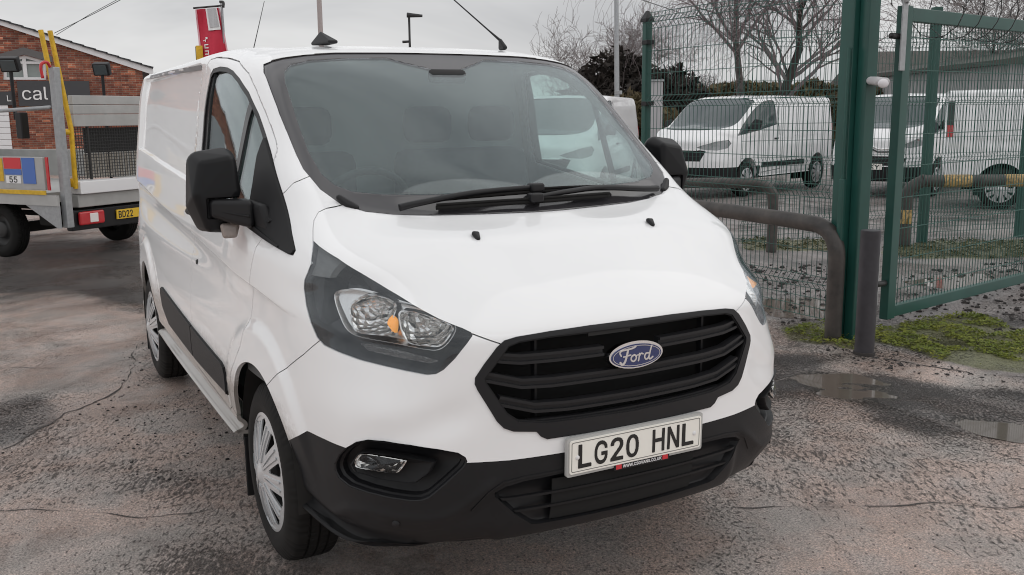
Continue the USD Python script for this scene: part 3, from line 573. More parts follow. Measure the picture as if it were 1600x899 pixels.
# ------------------------------------------------------------------ wheels
def tyre(R=.343, hw=.1075, rim=.207, n=216, blocks=66):
    prof = [(rim-.012, hw-.028), (rim, hw-.022), (rim+.012, hw-.012), (rim+.04, hw-.002), (rim+.068, hw), (R-.045, hw-.008), (R-.022, hw-.019), (R-.010, hw-.028), (R-.004, hw-.038), (R-.001, hw-.055),
            (R, .043), (R, .041), (R-.008, .039), (R-.008, .033), (R, .031), (R, .005), (R-.008, .003), (R-.008, -.003)]
    prof = prof+[(r, -h) for r, h in prof[::-1][2:]]
    P = np.asarray(prof); th_ = np.arange(n)/n*2*PI; rr_ = np.repeat(P[:, :1], n, 1); ph = (np.arange(n)/n*blocks) % 1
    for i, (r, h) in enumerate(prof):
        if r > R-.024 and abs(h) > .042: rr_[i] -= np.where((ph+.15*(h > 0)) % 1 < .22, .007, 0)
        elif r >= R-.0015 and abs(h) > .03: rr_[i] -= np.where((ph+.4) % 1 < .26, .009, 0)
        if abs(r-(rim+.04)) < .01: rr_[i] += .0
    A = np.stack([rr_*np.cos(th_), rr_*np.sin(th_), np.repeat(P[:, 1:], n, 1)], -1)
    return gridmesh(A, closed=True)
def wheel_cover(R=.227, spokes=10):
    base = Polygon(np.c_[R*np.cos(np.linspace(0, 2*PI, 120)), R*np.sin(np.linspace(0, 2*PI, 120))]); cuts = []
    for k in range(spokes):
        a = k/spokes*2*PI
        q = [(r*math.cos(a+t), r*math.sin(a+t)) for r, t in ((.112, -.02), (.155, -.08), (.198, -.115), (.206, 0), (.198, .115), (.155, .08), (.112, .02))]
        cuts.append(Polygon(q).buffer(.003))
    ribs = unary_union([LineString([(r*math.cos(a), r*math.sin(a)) for r in (.055, .19)]).buffer(.005) for k in range(spokes) for a in ((k+.5)/spokes*2*PI-.085, (k+.5)/spokes*2*PI+.085)])
    disc = base.difference(unary_union(cuts)); dome = lambda r: .034*(1-(r/R)**2)-.020*np.exp(-((r-.058)/.012)**2)*0+.012*np.exp(-(r/.036)**4)
    o = []
    for poly, z0, h in ((disc, 0, .006), (ribs, .006, .005), (base.difference(base.buffer(-.013)), .004, .006)):
        m = T_(M_(T_(extrude(poly, h))).refine_to_length(.012)); r = np.hypot(m.vertices[:, 0], m.vertices[:, 1]); m.vertices[:, 2] += dome(r)+z0; o.append(m)
    return cat(o)
TY, WC = tyre(), wheel_cover()
HUBS = [(0., -.857), (-2.933, -.857)]
def wheel(parent, x, y, side, phase=0.0, r=.343, full=True):
    "the wheel's outer face looks along side*y"
    def put(m, h): return place(mv(m, rz=phase), (x, y+side*h, r), (1, 0, 0), (0, 0, 1), (0, side, 0))
    w = obj('wheel', put(TY, 0), M['rubber'], parent, smooth=35)
    obj('wheel_cover', put(WC, .088), M['silver'], w, smooth=35)
    obj('rim', put(lathe([(.222, .088), (.212, .07), (.200, .03), (.16, .02), (.05, .03), (0, .03)], 48), 0), M['steel'], w, smooth=True)
    return w
for i, (x, y) in enumerate(HUBS):
    wheel(van, x, y, -1, .35+i*.3); wheel(van, x, -y, 1, .1)

# ------------------------------------------------------------------ mirrors
def ball(r, p): return Manifold.sphere(r, 20).translate(tuple(p))
head_m = Manifold.batch_hull([ball(r, p) for r, p in ((.05, (-.235, -1.005, 1.505)), (.05, (-.235, -1.085, 1.495)), (.032, (-.165, -1.000, 1.50)), (.035, (-.175, -1.08, 1.485)), (.03, (-.15, -.99, 1.40)), (.035, (-.16, -1.105, 1.385)), (.04, (-.225, -1.108, 1.345)), (.04, (-.225, -.995, 1.42)), (.03, (-.165, -1.095, 1.335)), (.03, (-.165, -1.02, 1.31)), (.035, (-.225, -1.02, 1.31)), (.035, (-.225, -1.085, 1.280)), (.03, (-.16, -1.075, 1.278)), (.03, (-.17, -1.03, 1.272)), (.03, (-.22, -1.03, 1.275)))])
slot = M_(rbox(-.30, .1, -1.082, -.90, 1.308, 1.372, .012))+M_(rbox(-.142, .1, -1.092, -.90, 1.298, 1.378, .008))
mir = both('mirror', head_m-slot, mat('mirror_plastic', (.006, .006, .0068), .42, spec=.22), van, 35)
arm = Manifold.batch_hull([ball(.018, p) for p in ((-.19, -1.075, 1.352), (-.19, -1.075, 1.318), (-.13, -1.06, 1.352), (-.13, -1.06, 1.318), (-.06, -.955, 1.35), (-.06, -.955, 1.285), (-.14, -.95, 1.35), (-.14, -.95, 1.29))])
both('mirror_arm', arm, M['darkplastic'], mir, 35)
both('arm_crease', tube([(-.108, -1.05, 1.327), (-.04, -.958, 1.31)], .005, 8), M['plastic'], mir, True)
both('mirror_indicator', Manifold.batch_hull([ball(.013, p) for p in ((-.13, -1.035, 1.268), (-.13, -.99, 1.268), (-.125, -1.03, 1.238), (-.125, -1.0, 1.238), (-.16, -1.01, 1.26))]), mat('clear_indicator', (.5, .42, .38), .12, transmission_weight=.6), mir, 40)
both('mirror_glass', place(T_(extrude(rr(.12, .17, .02), .003)), (-.287, -1.045, 1.43), (0, 1, 0), (0, 0, 1), (-1, 0, 0)), M['chrome'], mir)
PLI = Polygon([(-.242,1.592),(-.139,1.526),(.052,1.392),(.221,1.272),(.297,1.222),(.296,1.21),(.269,1.209),(.023,1.239),(-.19,1.266),(-.165,1.34),(-.19,1.42),(-.235,1.52)])
both('mirror_plinth', flank(extrude(PLI.buffer(-.004).buffer(.003), .018), -.010, .03), M['plastic'], van, 30)
both('plinth_crease', cat(flank(extrude(LineString([(-.10,1.345),(.06,1.30)]).buffer(.006), .016), .0, .02), flank(extrude(LineString([(-.10,1.275),(.19,1.225)]).buffer(.004), .012), .001, .02)), M['plastic'], van, 30)
both('mirror_foot', Manifold.batch_hull([ball(.02, p) for p in ((-.13, -.935, 1.345), (-.12, -.925, 1.285), (.0, -.915, 1.335), (.04, -.905, 1.275))]), M['plastic'], van, 35)

# ------------------------------------------------------------------ wipers, jets, aerials
def onscreen(y, z, lift): return np.array([float(xf(y, z))+lift*.53, y, z+lift*.85])
def wiper(arm_pts, blade, clip, lift0, nm):
    p = [np.asarray(q, float) for q in arm_pts]
    a = obj('wiper', tube(smoothpath(p, 8), np.r_[np.linspace(.013, .009, len(smoothpath(p, 8)))], 8), M['darkplastic'], van, True)
    b = smoothpath(blade, 8)
    obj('wiper_blade', cat(tube(b, .0085, 6), tube(b+np.array([.004, 0, .011]), .005, 6)), M['rubber'], a, True)
    obj('blade_clip', rbox(-.022, .022, -.028, .028, -.012, .022, .008).apply_translation(clip), M['darkplastic'], a, True)
    return a
b1 = [onscreen(y, z, .016) for y, z in ((-.37, 1.357), (-.2, 1.364), (0, 1.369), (.2, 1.367), (.385, 1.360))]
wiper([onscreen(-.53, 1.332, .02), onscreen(-.46, 1.337, .03), onscreen(-.25, 1.362, .032), onscreen(-.01, 1.373, .032)], b1, onscreen(.0, 1.372, .024), .02, 1)
b2 = [onscreen(y, z, .016) for y, z in ((-.40, 1.330), (-.2, 1.335), (0, 1.338), (.2, 1.338), (.33, 1.337))]
wiper([onscreen(.615, 1.348, .016), onscreen(.52, 1.345, .025), onscreen(.30, 1.357, .03), onscreen(.12, 1.352, .03), onscreen(-.03, 1.343, .026)], b2, onscreen(-.03, 1.340, .024), .02, 2)
for y in (-.35, .375):
    c = np.array([.575, y, 1.262+.006])
    obj('washer_jet', trimesh.Trimesh(*(lambda m: (m.vertices, m.faces))(T_(Manifold.batch_hull([ball(.008, c+np.array(d)) for d in ((0, 0, .002), (.03, 0, -.012), (.012, .006, .002), (.012, -.006, .002))])))), M['darkplastic'], van, True)
both('bonnet_corner_rubber', T_(Manifold.batch_hull([ball(.012, p) for p in ((.285, -.665, 1.352), (.27, -.69, 1.362), (.245, -.71, 1.385))])), M['darkplastic'], van, True)
ab = obj('roof_aerial_base', T_(Manifold.batch_hull([ball(.008, p) for p in ((-.66, -.43, 1.985), (-.80, -.46, 1.985), (-.66, -.40, 1.985), (-.80, -.40, 1.985), (-.75, -.437, 2.025), (-.78, -.425, 2.025), (-.72, -.43, 2.012))])), M['darkplastic'], van, 30)
ae = obj('aerial', T_(Manifold.batch_hull([ball(.012, (-.74, .475, 1.985)), ball(.012, (-.78, .475, 1.985)), ball(.009, (-.775, .47, 2.02))])), M['darkplastic'], van, True)
obj('aerial_mast', tube([(-.775, .47, 2.02), (-.82, .43, 2.07), (-1.12, .15, 2.42)], [.007, .004, .002], 8), M['darkplastic'], ae, True)

# ------------------------------------------------------------------ cab interior
inn = solid(-.040)
lin = (solid(-.022)-inn)^M_(box(-1.27, .5, -1.2, 1.2, 1.15, 2.1))
obj('cab_lining', lin-ws_cut-wins, mat('cab_lining_grey', (.17, .175, .17), .8), van, smooth=40)
obj('bulkhead', inn^M_(box(-1.29, -1.26, -1.2, 1.2, .5, 2.1)), M['bulk'], van)
dashp = M_(place(extrude(Polygon([(.44,1.283),(.30,1.297),(.05,1.285),(-.12,1.262),(-.20,1.21),(-.24,1.12),(-.2,.7),(.5,.7)]), 2.0), (0, 1.0, 0), (1, 0, 0), (0, 0, 1), (0, -1, 0)))
db = obj('dashboard', inn^dashp, M['dash'], van, smooth=30)
obj('binnacle', Manifold.batch_hull([ball(.03, p) for p in ((-.18, -.58, 1.26), (-.18, -.26, 1.26), (-.05, -.55, 1.30), (-.05, -.29, 1.30), (.1, -.5, 1.27), (.1, -.34, 1.27))]), M['dash'], db, True)
th_ = np.linspace(0, 2*PI, 49); tlt = math.radians(62)
sw = [np.array([-.33, -.42, 1.275])+.195*(math.cos(t)*np.array([0, 1, 0])+math.sin(t)*np.array([math.cos(tlt), 0, math.sin(tlt)])) for t in th_]
obj('steering_wheel', cat(tube(sw, .016, 10, caps=False), tube([sw[0], sw[24]], .018, 8), tube([sw[36], np.mean(sw, axis=0)], .018, 8)), M['cabin'], van, True)
for y0, y1 in ((-.70, -.20), (-.02, .74)):
    st = obj('seat', cat(rbox(-.95, -.45, y0, y1, .78, .95, .06), rbox(-1.10, -.92, y0+.02, y1-.02, .9, 1.50, .06)), M['seat'], van, True)
    for c in ([(y0+y1)/2] if y1-y0 < .6 else [y0+.2, y1-.2]):
        obj('headrest', rbox(-1.08, -.97, c-.13, c+.13, 1.53, 1.71, .05), M['seat'], st, True)
obj('interior_mirror', rbox(-.40, -.36, -.09, .09, 1.80, 1.86, .02), M['cabin'], van, True)

# ------------------------------------------------------------------ ground: one sheet to the horizon, finer near the van
def axis_pts(lo, hi, near0, near1, fine, grow=1.2):
    a = list(np.arange(near0, near1+1e-9, fine)); s = fine; x = near1
    while x < hi: s *= grow; x += s; a.append(x)
    s = fine; x = near0
    while x > lo: s *= grow; x -= s; a.insert(0, x)
    return np.array(a)
gx, gy = axis_pts(-400, 60, -6.5, 3.0, .05), axis_pts(-250, 300, -4.0, 5.2, .05)
XX, YY = np.meshgrid(gx, gy, indexing='ij'); pts = np.stack([XX, YY, 0*XX], -1)
def poly_px(P): return Polygon([tuple(gp(*p)[:2]) for p in P]).buffer(0)
def mask_of(polys, blur):
    "1 inside, falling to 0 over blur metres outside"
    u = unary_union(polys); d = shapely.distance(shapely.points(XX.ravel(), YY.ravel()), u).reshape(XX.shape); return np.clip(1-d/blur, 0, 1)
POOLS = [poly_px([(1262,590),(1282,584),(1330,588),(1370,601),(1376,617),(1340,622),(1300,610)]), poly_px([(1515,658),(1560,664),(1600,672),(1640,682),(1600,681),(1560,674)]),
         poly_px([(1195,470),(1260,466),(1300,478),(1290,494),(1220,490)]), poly_px([(1430,440),(1520,425),(1560,432),(1500,450)])]
MOSS = [poly_px([(1232,512),(1262,506),(1300,504),(1312,525),(1285,534),(1245,530)]), poly_px([(1378,514),(1450,502),(1520,492),(1600,522),(1640,560),(1620,580),(1540,574),(1480,560),(1420,542),(1372,530)]),
        poly_px([(1385,388),(1480,374),(1640,378),(1640,400),(1500,404),(1400,400)]), poly_px([(1165,372),(1300,376),(1300,392),(1170,390)]), poly_px([(1310,528),(1345,532),(1350,545),(1318,540)])]
DARK = [poly_px([(1372,592),(1420,600),(1480,612),(1640,618),(1640,640),(1530,662),(1450,668),(1400,655),(1378,625)]), poly_px([(0,640),(40,625),(60,660),(0,690)]),
        poly_px([(1180,560),(1260,560),(1250,600),(1190,610)]), poly_px([(-100,380),(380,368),(400,430),(330,470),(200,470),(120,450),(-100,460)])]
mpool, mmoss, mdark = mask_of(POOLS, .22), mask_of(MOSS, .15), mask_of(DARK, .25)
fence_y = 3.62+.0*XX
myard = np.clip((YY-fence_y+.1)/.35, 0, 1)*np.clip((3.5-XX)/.5, 0, 1)
near = np.exp(-np.maximum(0, np.hypot(XX+1, YY)-7)/4)
ZZ = near*(.014*(meshkit.fbm(pts*.8, 3, 5)-.5)+.012*(meshkit.fbm(pts*4.2, 3, 9)-.5)+.010*(meshkit.fbm(pts*13, 2, 19)-.5))-.004-.012*mpool*near
from scipy.interpolate import RegularGridInterpolator
GZ = RegularGridInterpolator((gx, gy), ZZ, bounds_error=False, fill_value=0)
SLAB = poly_px([(-260,790),(0,703),(52,671),(69,664),(115,641),(162,623),(190,609),(202,594),(205,575),(216,532),(221,494),(150,484),(110,488),(0,493),(-260,500)])
PALE = [poly_px([(1440,640),(1520,625),(1640,628),(1640,660),(1560,655),(1500,658)]), poly_px([(1450,576),(1560,585),(1620,600),(1520,600)]), poly_px([(1230,800),(1400,795),(1420,899),(1240,920)]), poly_px([(60,820),(190,790),(260,810),(200,899),(60,899)])]
mslab, mpale = mask_of([SLAB], .10), mask_of(PALE, .25)
mcomb = .85*mask_of([poly_px([(80,670),(330,605),(400,700),(440,899),(90,899),(30,770)]), poly_px([(1200,720),(1400,700),(1600,760),(1600,860),(1300,850)])], .30)
COMB = gp(330, 600)-gp(100, 850); COMB = math.atan2(COMB[1], COMB[0])
def ground_mat():
    N, Lk = {}, []
    def node(n, kind, inputs=None, **src):
        N[n] = (kind, inputs or {})
        for k, v in src.items(): Lk.append((v, f'{n}.{k}'))
    node('g', 'geometry')
    def noise(n, scale, detail, rough=.6, vec='g.position', dist=0.0): node(n, 'noise_texture', {'scale': scale, 'detail': detail, 'roughness': rough, 'distortion': dist}, vector=vec)
    def ramp(n, src, *stops): node(n, 'rgb_ramp', {'ramp': [(p, c if isinstance(c, tuple) else (c, c, c)) for p, c in stops]}, fac=src)
    node('comb', 'mapping', {'mapping_type': 'texture', 'rotation': (0, 0, COMB), 'scale': (2.3, 1.0, 1.0)}, vector='g.position')
    noise('pit', 70.0, 6.0, .74); noise('pitc', 62.0, 6.0, .72, 'comb.vector'); noise('area', .75, 6.0, .62, dist=.9); noise('area2', 2.4, 5.0, .65); noise('tone', 1.6, 5.0, .6); noise('fine', 120.0, 5.0, .75); noise('wet', .9, 6.0, .65, dist=1.0)
    node('pm', 'mix_float', {}, fac='Acomb.fac', a='pit.fac', b='pitc.fac')
    for k in ('comb', 'slab', 'dark', 'moss', 'pool', 'yard', 'pale'): node('A'+k, 'attribute', {'attribute': k})
    # how much of the pale binder is worn away: threshold on the pit noise
    ramp('T', 'area.fac', (.34, .335), (.45, .37), (.55, .415), (.67, .495))
    node('T1', 'math', {'math_type': 'multiply_add', 'value2': -.06}, value1='Aslab.fac', value3='T.color'); node('T2', 'math', {'math_type': 'multiply_add', 'value2': -.06}, value1='Apale.fac', value3='T1.value')
    node('T3', 'math', {'math_type': 'multiply_add', 'value2': .10}, value1='Adark.fac', value3='T2.value')
    node('df', 'math', {'math_type': 'subtract'}, value1='T3.value', value2='pm.result'); node('sc', 'math', {'math_type': 'multiply_add', 'value2': 5.5, 'value3': .45, 'use_clamp': True}, value1='df.value')
    ramp('matrix', 'tone.fac', (.36, (.44, .395, .366)), (.46, (.53, .445, .404)), (.54, (.58, .44, .378)), (.62, (.53, .43, .388)), (.72, (.46, .412, .382)))
    ramp('finek', 'fine.fac', (.35, .22), (.46, .80), (.56, 1.15), (.66, 1.9)); node('mt', 'mix', {'mix_type': 'multiply', 'fac': 1.0}, color1='matrix.color', color2='finek.color')
    ramp('agg', 'fine.fac', (.36, (.028, .023, .021)), (.47, (.12, .100, .092)), (.57, (.27, .23, .212)), (.68, (.58, .52, .49)))
    node('base', 'mix', {}, fac='sc.value', color1='mt.color', color2='agg.color')
    prev = 'base.color'
    for k, c in (('dark', (.10, .093, .092)), ('yard', (.27, .258, .262)), ('moss', (.13, .14, .024)), ('pool', (.18, .15, .125))):
        node('o'+k, 'math', {'math_type': 'multiply_add', 'value2': 1.1, 'value3': -.55}, value1='pit.fac'); node('s'+k, 'math', {'math_type': 'add'}, value1='A'+k+'.fac', value2='o'+k+'.value')
        ramp('r'+k, 's'+k+'.value', (.45, 0.0), (.75, {'dark': .72, 'yard': .75, 'moss': .8, 'pool': .8}[k])); node('x'+k, 'mix', {'color2': c}, fac='r'+k+'.color', color1=prev); prev = 'x'+k+'.color'
    ramp('wetk', 'wet.fac', (.42, 1.0), (.58, (.66, .635, .62))); node('wm', 'mix', {'mix_type': 'multiply', 'fac': 1.0}, color1=prev, color2='wetk.color')
    node('cwarp', 'noise_texture', {'scale': 4.0, 'detail': 6.0}, vector='g.position'); node('cmix', 'mix_vector', {'fac': .3}, a='g.position', b='cwarp.color'); node('cr', 'voronoi_texture', {'scale': .6, 'feature': 'distance_to_edge', 'randomness': 1.0}, vector='cmix.result')
    ramp('crr', 'cr.distance', (0, (.4, .38, .37)), (.005, (.65, .63, .62)), (.010, 1.0)); ramp('cmr', 'area2.fac', (.52, 0.0), (.64, .8)); node('cm', 'mix', {'mix_type': 'multiply'}, fac='cmr.color', color1='wm.color', color2='crr.color')
    ramp('rough', 'wet.fac', (.40, .46), (.58, .24)); node('rsub', 'math', {'math_type': 'multiply_add', 'value2': -.12}, value1='sc.value', value3='rough.color')
    node('hh', 'math', {'math_type': 'multiply_add', 'value2': -1.0}, value1='sc.value', value3='fine.fac')
    node('b1', 'bump', {'strength': .85, 'distance': .014}, height='hh.value'); node('b2', 'bump', {'strength': .5, 'distance': .03}, height='pm.result', normal='b1.normal')
    node('p', 'principled_bsdf', {'specular_ior_level': .75}, base_color='cm.color', roughness='rsub.value', normal='b2.normal')
    return usdkit.material(stage, '/World/Looks/worn_yard_surface', N, Lk, surface='p.BSDF')
M['ground'] = ground_mat()
gm = facing(gridmesh(np.stack([XX, YY, ZZ], -1)), (0, 0, 1))
go = obj('ground', gm, M['ground'], smooth=True, kind='structure')
for k, a in (('yard', myard), ('dark', mdark), ('moss', mmoss), ('pool', mpool), ('slab', mslab), ('pale', mpale), ('comb', mcomb)):
    UsdGeom.PrimvarsAPI(go).CreatePrimvar(k, Sdf.ValueTypeNames.FloatArray, 'vertex').Set(Vt.FloatArray.FromNumpy(a.ravel().astype(np.float32)))

# ------------------------------------------------------------------ site: helpers and materials
def at(px, py, d): return CAM+d*(cf+cr*(px-800)/FPX+cu*(449.5-py)/FPX)
R2, F2 = cr[:2]/np.linalg.norm(cr[:2]), cf[:2]/np.linalg.norm(cf[:2])
M['green'] = mat('green_powder_coat', (.010, .056, .045), .35, bump=.1, bscale=80, var=.25, vscale=3)
M['wire'] = mat('green_wire', (.018, .075, .06), .45)
M['pipe'] = mat('weathered_black_pipe', (.026, .023, .022), .5, bump=.5, bscale=40, var=.55, vscale=7, color2=(.065, .056, .05))
M['galv'] = mat('galvanised_steel', (.36, .37, .38), .45, metallic=.5, var=.2, vscale=20)
M['greyplastic'] = mat('grey_plastic', (.40, .39, .40), .45)
M['yellow'] = mat('yellow_paint', (.70, .43, .02), .45, var=.3, vscale=14)
M['alu'] = mat('silver_grey_panel', (.42, .42, .41), .45, metallic=.3, var=.15, vscale=4)
M['red'] = mat('red_lamp', (.45, .012, .018), .15, coat=.6)
M['slate'] = mat('slate_roof', (.040, .042, .046), .6, var=.4, vscale=5)
M['bg_white'] = mat('white_van_paint', (.78, .78, .79), .3, coat=.8, var=.05, vscale=2)
M['bg_glass'] = mat('dark_window', (.055, .066, .070), .05, spec=.45)
M['bark'] = mat('bark', (.055, .045, .04), .9, var=.4, vscale=6)
M['twig'] = mat('bare_twigs', (.21, .18, .175), .9)
M['birch'] = mat('birch_bark', (.16, .15, .14), .85, var=.6, vscale=5)
M['birch_twig'] = mat('birch_twigs', (.22, .18, .185), .9)
M['hedge'] = mat('dry_hedge_leaves', (.15, .125, .05), .9, var=.5, vscale=1.2, color2=(.10, .075, .05))
M['ivy'] = mat('dark_winter_leaves', (.035, .027, .022), .85, var=.5, vscale=2)
M['moss'] = mat('moss_leaves', (.19, .20, .028), .9, var=.6, vscale=6, color2=(.10, .14, .02))
M['pebble'] = mat('dark_debris', (.035, .030, .028), .8, var=.4, vscale=30)
M['flag'] = mat('red_flag_cloth', (.50, .025, .055), .8)
M['render_wall'] = mat('pale_wall', (.50, .46, .40), .8, var=.1)
def bricks(name):
    return usdkit.material(stage, '/World/Looks/'+name, {'tc': ('texture_coordinate', {}), 'sp': ('separate_xyz', {}), 'cb': ('combine_xyz', {}),
        'bk': ('brick_texture', {'scale': 1.0, 'brick_width': .235, 'row_height': .075, 'mortar_size': .008, 'mortar_smooth': .2, 'bias': -.1, 'color1': (.20, .055, .035), 'color2': (.33, .125, .075), 'mortar': (.28, .24, .20)}),
        'n': ('noise_texture', {'scale': 3.0, 'detail': 6.0}), 'nr': ('rgb_ramp', {'ramp': [(.3, (.6, .55, .55)), (.55, (1, 1, 1)), (.72, (1.5, 1.35, 1.2))]}),
        'mp': ('mapping', {'scale': (4.25, 1, 13.3)}), 'w': ('white_noise_texture', {'dimensions': '3D'}), 'fl': ('vector_math', {'math_type': 'floor'}), 'wr': ('rgb_ramp', {'ramp': [(0, (.55, .5, .5)), (.8, (1.1, 1.05, 1)), (.92, (1.2, 1.1, 1.0)), (.97, (2.4, 2.3, 2.0)), (1, (2.6, 2.5, 2.3))]}),
        'm': ('mix', {'mix_type': 'multiply', 'fac': 1.0}), 'm2': ('mix', {'mix_type': 'multiply', 'fac': 1.0}), 'bp': ('bump', {'strength': .6, 'distance': .01, 'invert': True}), 'p': ('principled_bsdf', {'roughness': .85})},
        [('tc.object', 'sp.vector'), ('sp.x', 'cb.x'), ('sp.z', 'cb.y'), ('cb.vector', 'bk.vector'), ('tc.object', 'n.vector'), ('n.fac', 'nr.fac'), ('tc.object', 'mp.vector'), ('mp.vector', 'fl.vector1'), ('fl.vector', 'w.vector'), ('w.value', 'wr.fac'),
         ('bk.color', 'm.color1'), ('nr.color', 'm.color2'), ('m.color', 'm2.color1'), ('wr.color', 'm2.color2'), ('m2.color', 'p.base_color'), ('bk.fac', 'bp.height'), ('bp.normal', 'p.normal')], surface='p.BSDF')
M['brick'] = bricks('red_brickwork')

# ------------------------------------------------------------------ parked vans (the same skin, coarser, with other faces)
B0 = None
def coarse(off, A, N):
    H = A+N*off; H[:, 0, 1] = H[:, -1, 1] = 0; H[0, :, 1] = H[-1, :, 1] = 0
    m = trimesh.util.concatenate([gridmesh(H), gridmesh(H*MIR, flip=True)]); m.merge_vertices(digits_vertex=6)
    f = m.faces; m.update_faces((f[:, 0] != f[:, 1]) & (f[:, 1] != f[:, 2]) & (f[:, 0] != f[:, 2]) & (np.abs(m.vertices[f][:, :, 1]).max(1) > 1e-9))
    if m.volume < 0: m.invert()
    return M_(m)
CA = skin(4, 6); CA[..., 2] += .09*sst(.0, .6, CA[..., 0])*sst(.85, 1.05, CA[..., 2])*(1-sst(1.28, 1.5, CA[..., 2])); CN = gnormals(CA)
C0, C1, C15, C2 = coarse(0, CA, CN), coarse(-.012, CA, CN), coarse(-.019, CA, CN), coarse(-.026, CA, CN)
def yz(pts): return prism([(1, y, z) for y, z in pts], 0, .55, 1.3)
low_cut = (M_(box(-.45, 1.3, -1.2, 1.2, .1, .60)))-arch
lampz = {'band': [(.92,-.50,.95),(.97,-.40,.99),(.95,-.52,1.03),(.80,-.72,1.10),(.56,-.86,1.13),(.50,-.895,1.06),(.60,-.88,.97),(.80,-.76,.93)],
         'chevron': [(.93,-.55,.98),(.90,-.60,1.03),(.70,-.78,1.13),(.52,-.88,1.16),(.50,-.90,1.08),(.62,-.87,1.0),(.85,-.70,.95)]}
def parked_van(label, face, plate, loc, rz, group=None, scale=1.0, name='parked_van'):
    v = thing(name, label, 'van', loc, rz, group)
    lc = prism(lampz[face], -45, .5, 1.4); lc = lc+mirror(lc)
    gz = [(-.50,.72),(.50,.72),(.60,.92),(.42,.95),(-.42,.95),(-.60,.92)] if face == 'band' else [(-.62,.62),(.62,.62),(.66,.76),(.5,.80),(-.5,.80),(-.66,.76)]
    gc = yz(gz); cut = ws_cut+wins+lc+gc+low_cut
    obj('body', C0-(cut-C15)-arch, M['bg_white'], v, smooth=40)
    sh = C1-C2
    obj('windscreen', sh^ws_cut, M['bg_glass'], v, smooth=40)
    for s, half in ((-1, win_cut), (1, mirror(win_cut))): obj('side_window', sh^half, M['bg_glass'], v, smooth=40)
    for s in (-1, 1):
        obj('headlight', sh^lc^M_(box(-4, 4, 0, s*2, 0, 3)), M['bg_lamp'], v, smooth=40)
    obj('grille', sh^gc, M['darkplastic'], v, smooth=40); obj('lower_bumper', (C0.translate((.004, 0, 0))-C2)^low_cut, M['plastic'], v, smooth=40)
    def nz(poly, h, lift): return nose(extrude(poly, h), lift, .06)
    if face == 'band':
        obj('grille_bar', nz(shapely.box(-.47, .925, .47, .955), .02, -.01), M['chrome'], v, smooth=True)
        dia = Polygon([(0,.86),(.055,.945),(0,1.03),(-.055,.945)]); obj('badge', nz(dia.difference(dia.buffer(-.022)), .025, .005), M['chrome'], v)
        obj('grille_bar', nz(shapely.box(-.49, .815, .49, .825), .012, -.006), M['steel'], v, smooth=True)
    else:
        for z0 in (.90, .955):
            c = LineString([(-.62, z0-.01), (-.16, z0-.02), (0, z0+.055), (.16, z0-.02), (.62, z0-.01)]).buffer(.013, cap_style='flat', join_style='mitre')
            obj('grille_bar', nz(c, .02, -.004), M['steel'] if z0 < .92 else M['chrome'], v, smooth=True)
    p = obj('number_plate', nz(shapely.box(-.26, .545, .26, .655), .02, .0), M['plate_white'], v)
    if plate:
        t = txt(plate, .075, .44, True); t = nose(mv(t, (0, .60, 0)), .022, None); obj('plate_text', t, M['ink'], p)
    for i, (x, y) in enumerate(HUBS): wheel(v, x, y, -1, .2); wheel(v, x, -y, 1, .5)
    for s in (-1, 1):
        f = (lambda m: m) if s < 0 else mirror
        obj('mirror', f(T_(Manifold.batch_hull([ball(.04, q) for q in ((-.2, -1.0, 1.48), (-.2, -1.11, 1.46), (-.14, -1.0, 1.34), (-.14, -1.1, 1.33), (-.1, -.94, 1.33))]))), M['plastic'], v, True)
        obj('side_moulding', f(flank(extrude(shapely.box(-2.3, .56, -.5, .66), .012), -.004, .2)), M['plastic'], v)
        obj('slide_rail', f(flank(extrude(shapely.box(-3.3, 1.12, -1.9, 1.16), .008), -.004, .2)), M['plastic'], v)
        obj('door_handle', f(flank(extrude(shapely.box(-1.17, 1.10, -1.02, 1.135), .03), -.004, .1)), M['plastic'], v)
        obj('door_seam', f(flank(extrude(LineString([(-1.26,1.88),(-1.26,.5),(-.5,.46)]).buffer(.006), .004), -.0025, .1)), M['void'], v)
        obj('tail_light', f(T_(M_(box(-3.86, -3.70, -.97, -.80, 1.20, 1.40))^coarse(.006, CA, CN))), M['red'], v, smooth=40)
        obj('tail_trim', f(T_(M_(box(-3.86, -3.70, -.97, -.76, 1.40, 1.80))^coarse(.006, CA, CN))), M['steel'], v, smooth=40)
    obj('underbody', box(-3.5, .4, -.52, .52, .30, .5), M['under'], v)
    for xc in AXLES:
        for s in (-1, 1): obj('wheel_arch_liner', box(xc-.38, xc+.38, s*.54, s*.60, .2, .78), M['under'], v)
    return v
M['bg_lamp'] = mat('parked_van_lamp', (.28, .285, .29), .12, metallic=.6)
def hd(v): return math.atan2(v[1], v[0])
HA = -2.15*R2-2.2*F2                           # heading of the row of vans beyond the fence
def vanpos(px, d, h, hub=(0, .9)):
    "so that the wheel at local hub stands under image column px at depth d"
    a = hd(h); q = dp(px, d); c, s = math.cos(a), math.sin(a); return (q[0]-(c*hub[0]-s*hub[1]), q[1]-(s*hub[0]+c*hub[1]), .0)
parked_van('white van with a diamond badge parked behind the mesh fence, facing the camera', 'band', '22 0 1W', vanpos(1163, 19.0, HA), hd(HA))
HB = -.70*R2-.80*F2
parked_van('white van with a chevron badge seen between the gate posts', 'chevron', '3 RKY', vanpos(1458, 18.6, HB), hd(HB))
HD = -.30*R2-.95*F2
HC = 1.0*R2-.42*F2
parked_van('white van seen from its flank behind the yellow and black barrier, nearest the right edge', 'band', None, vanpos(1562, 16.0, HC, (-2.933, -.9)), hd(HC))
parked_van('white van seen through the cab windows of the large white van', 'band', None, vanpos(940, 16.5, HD), hd(HD))

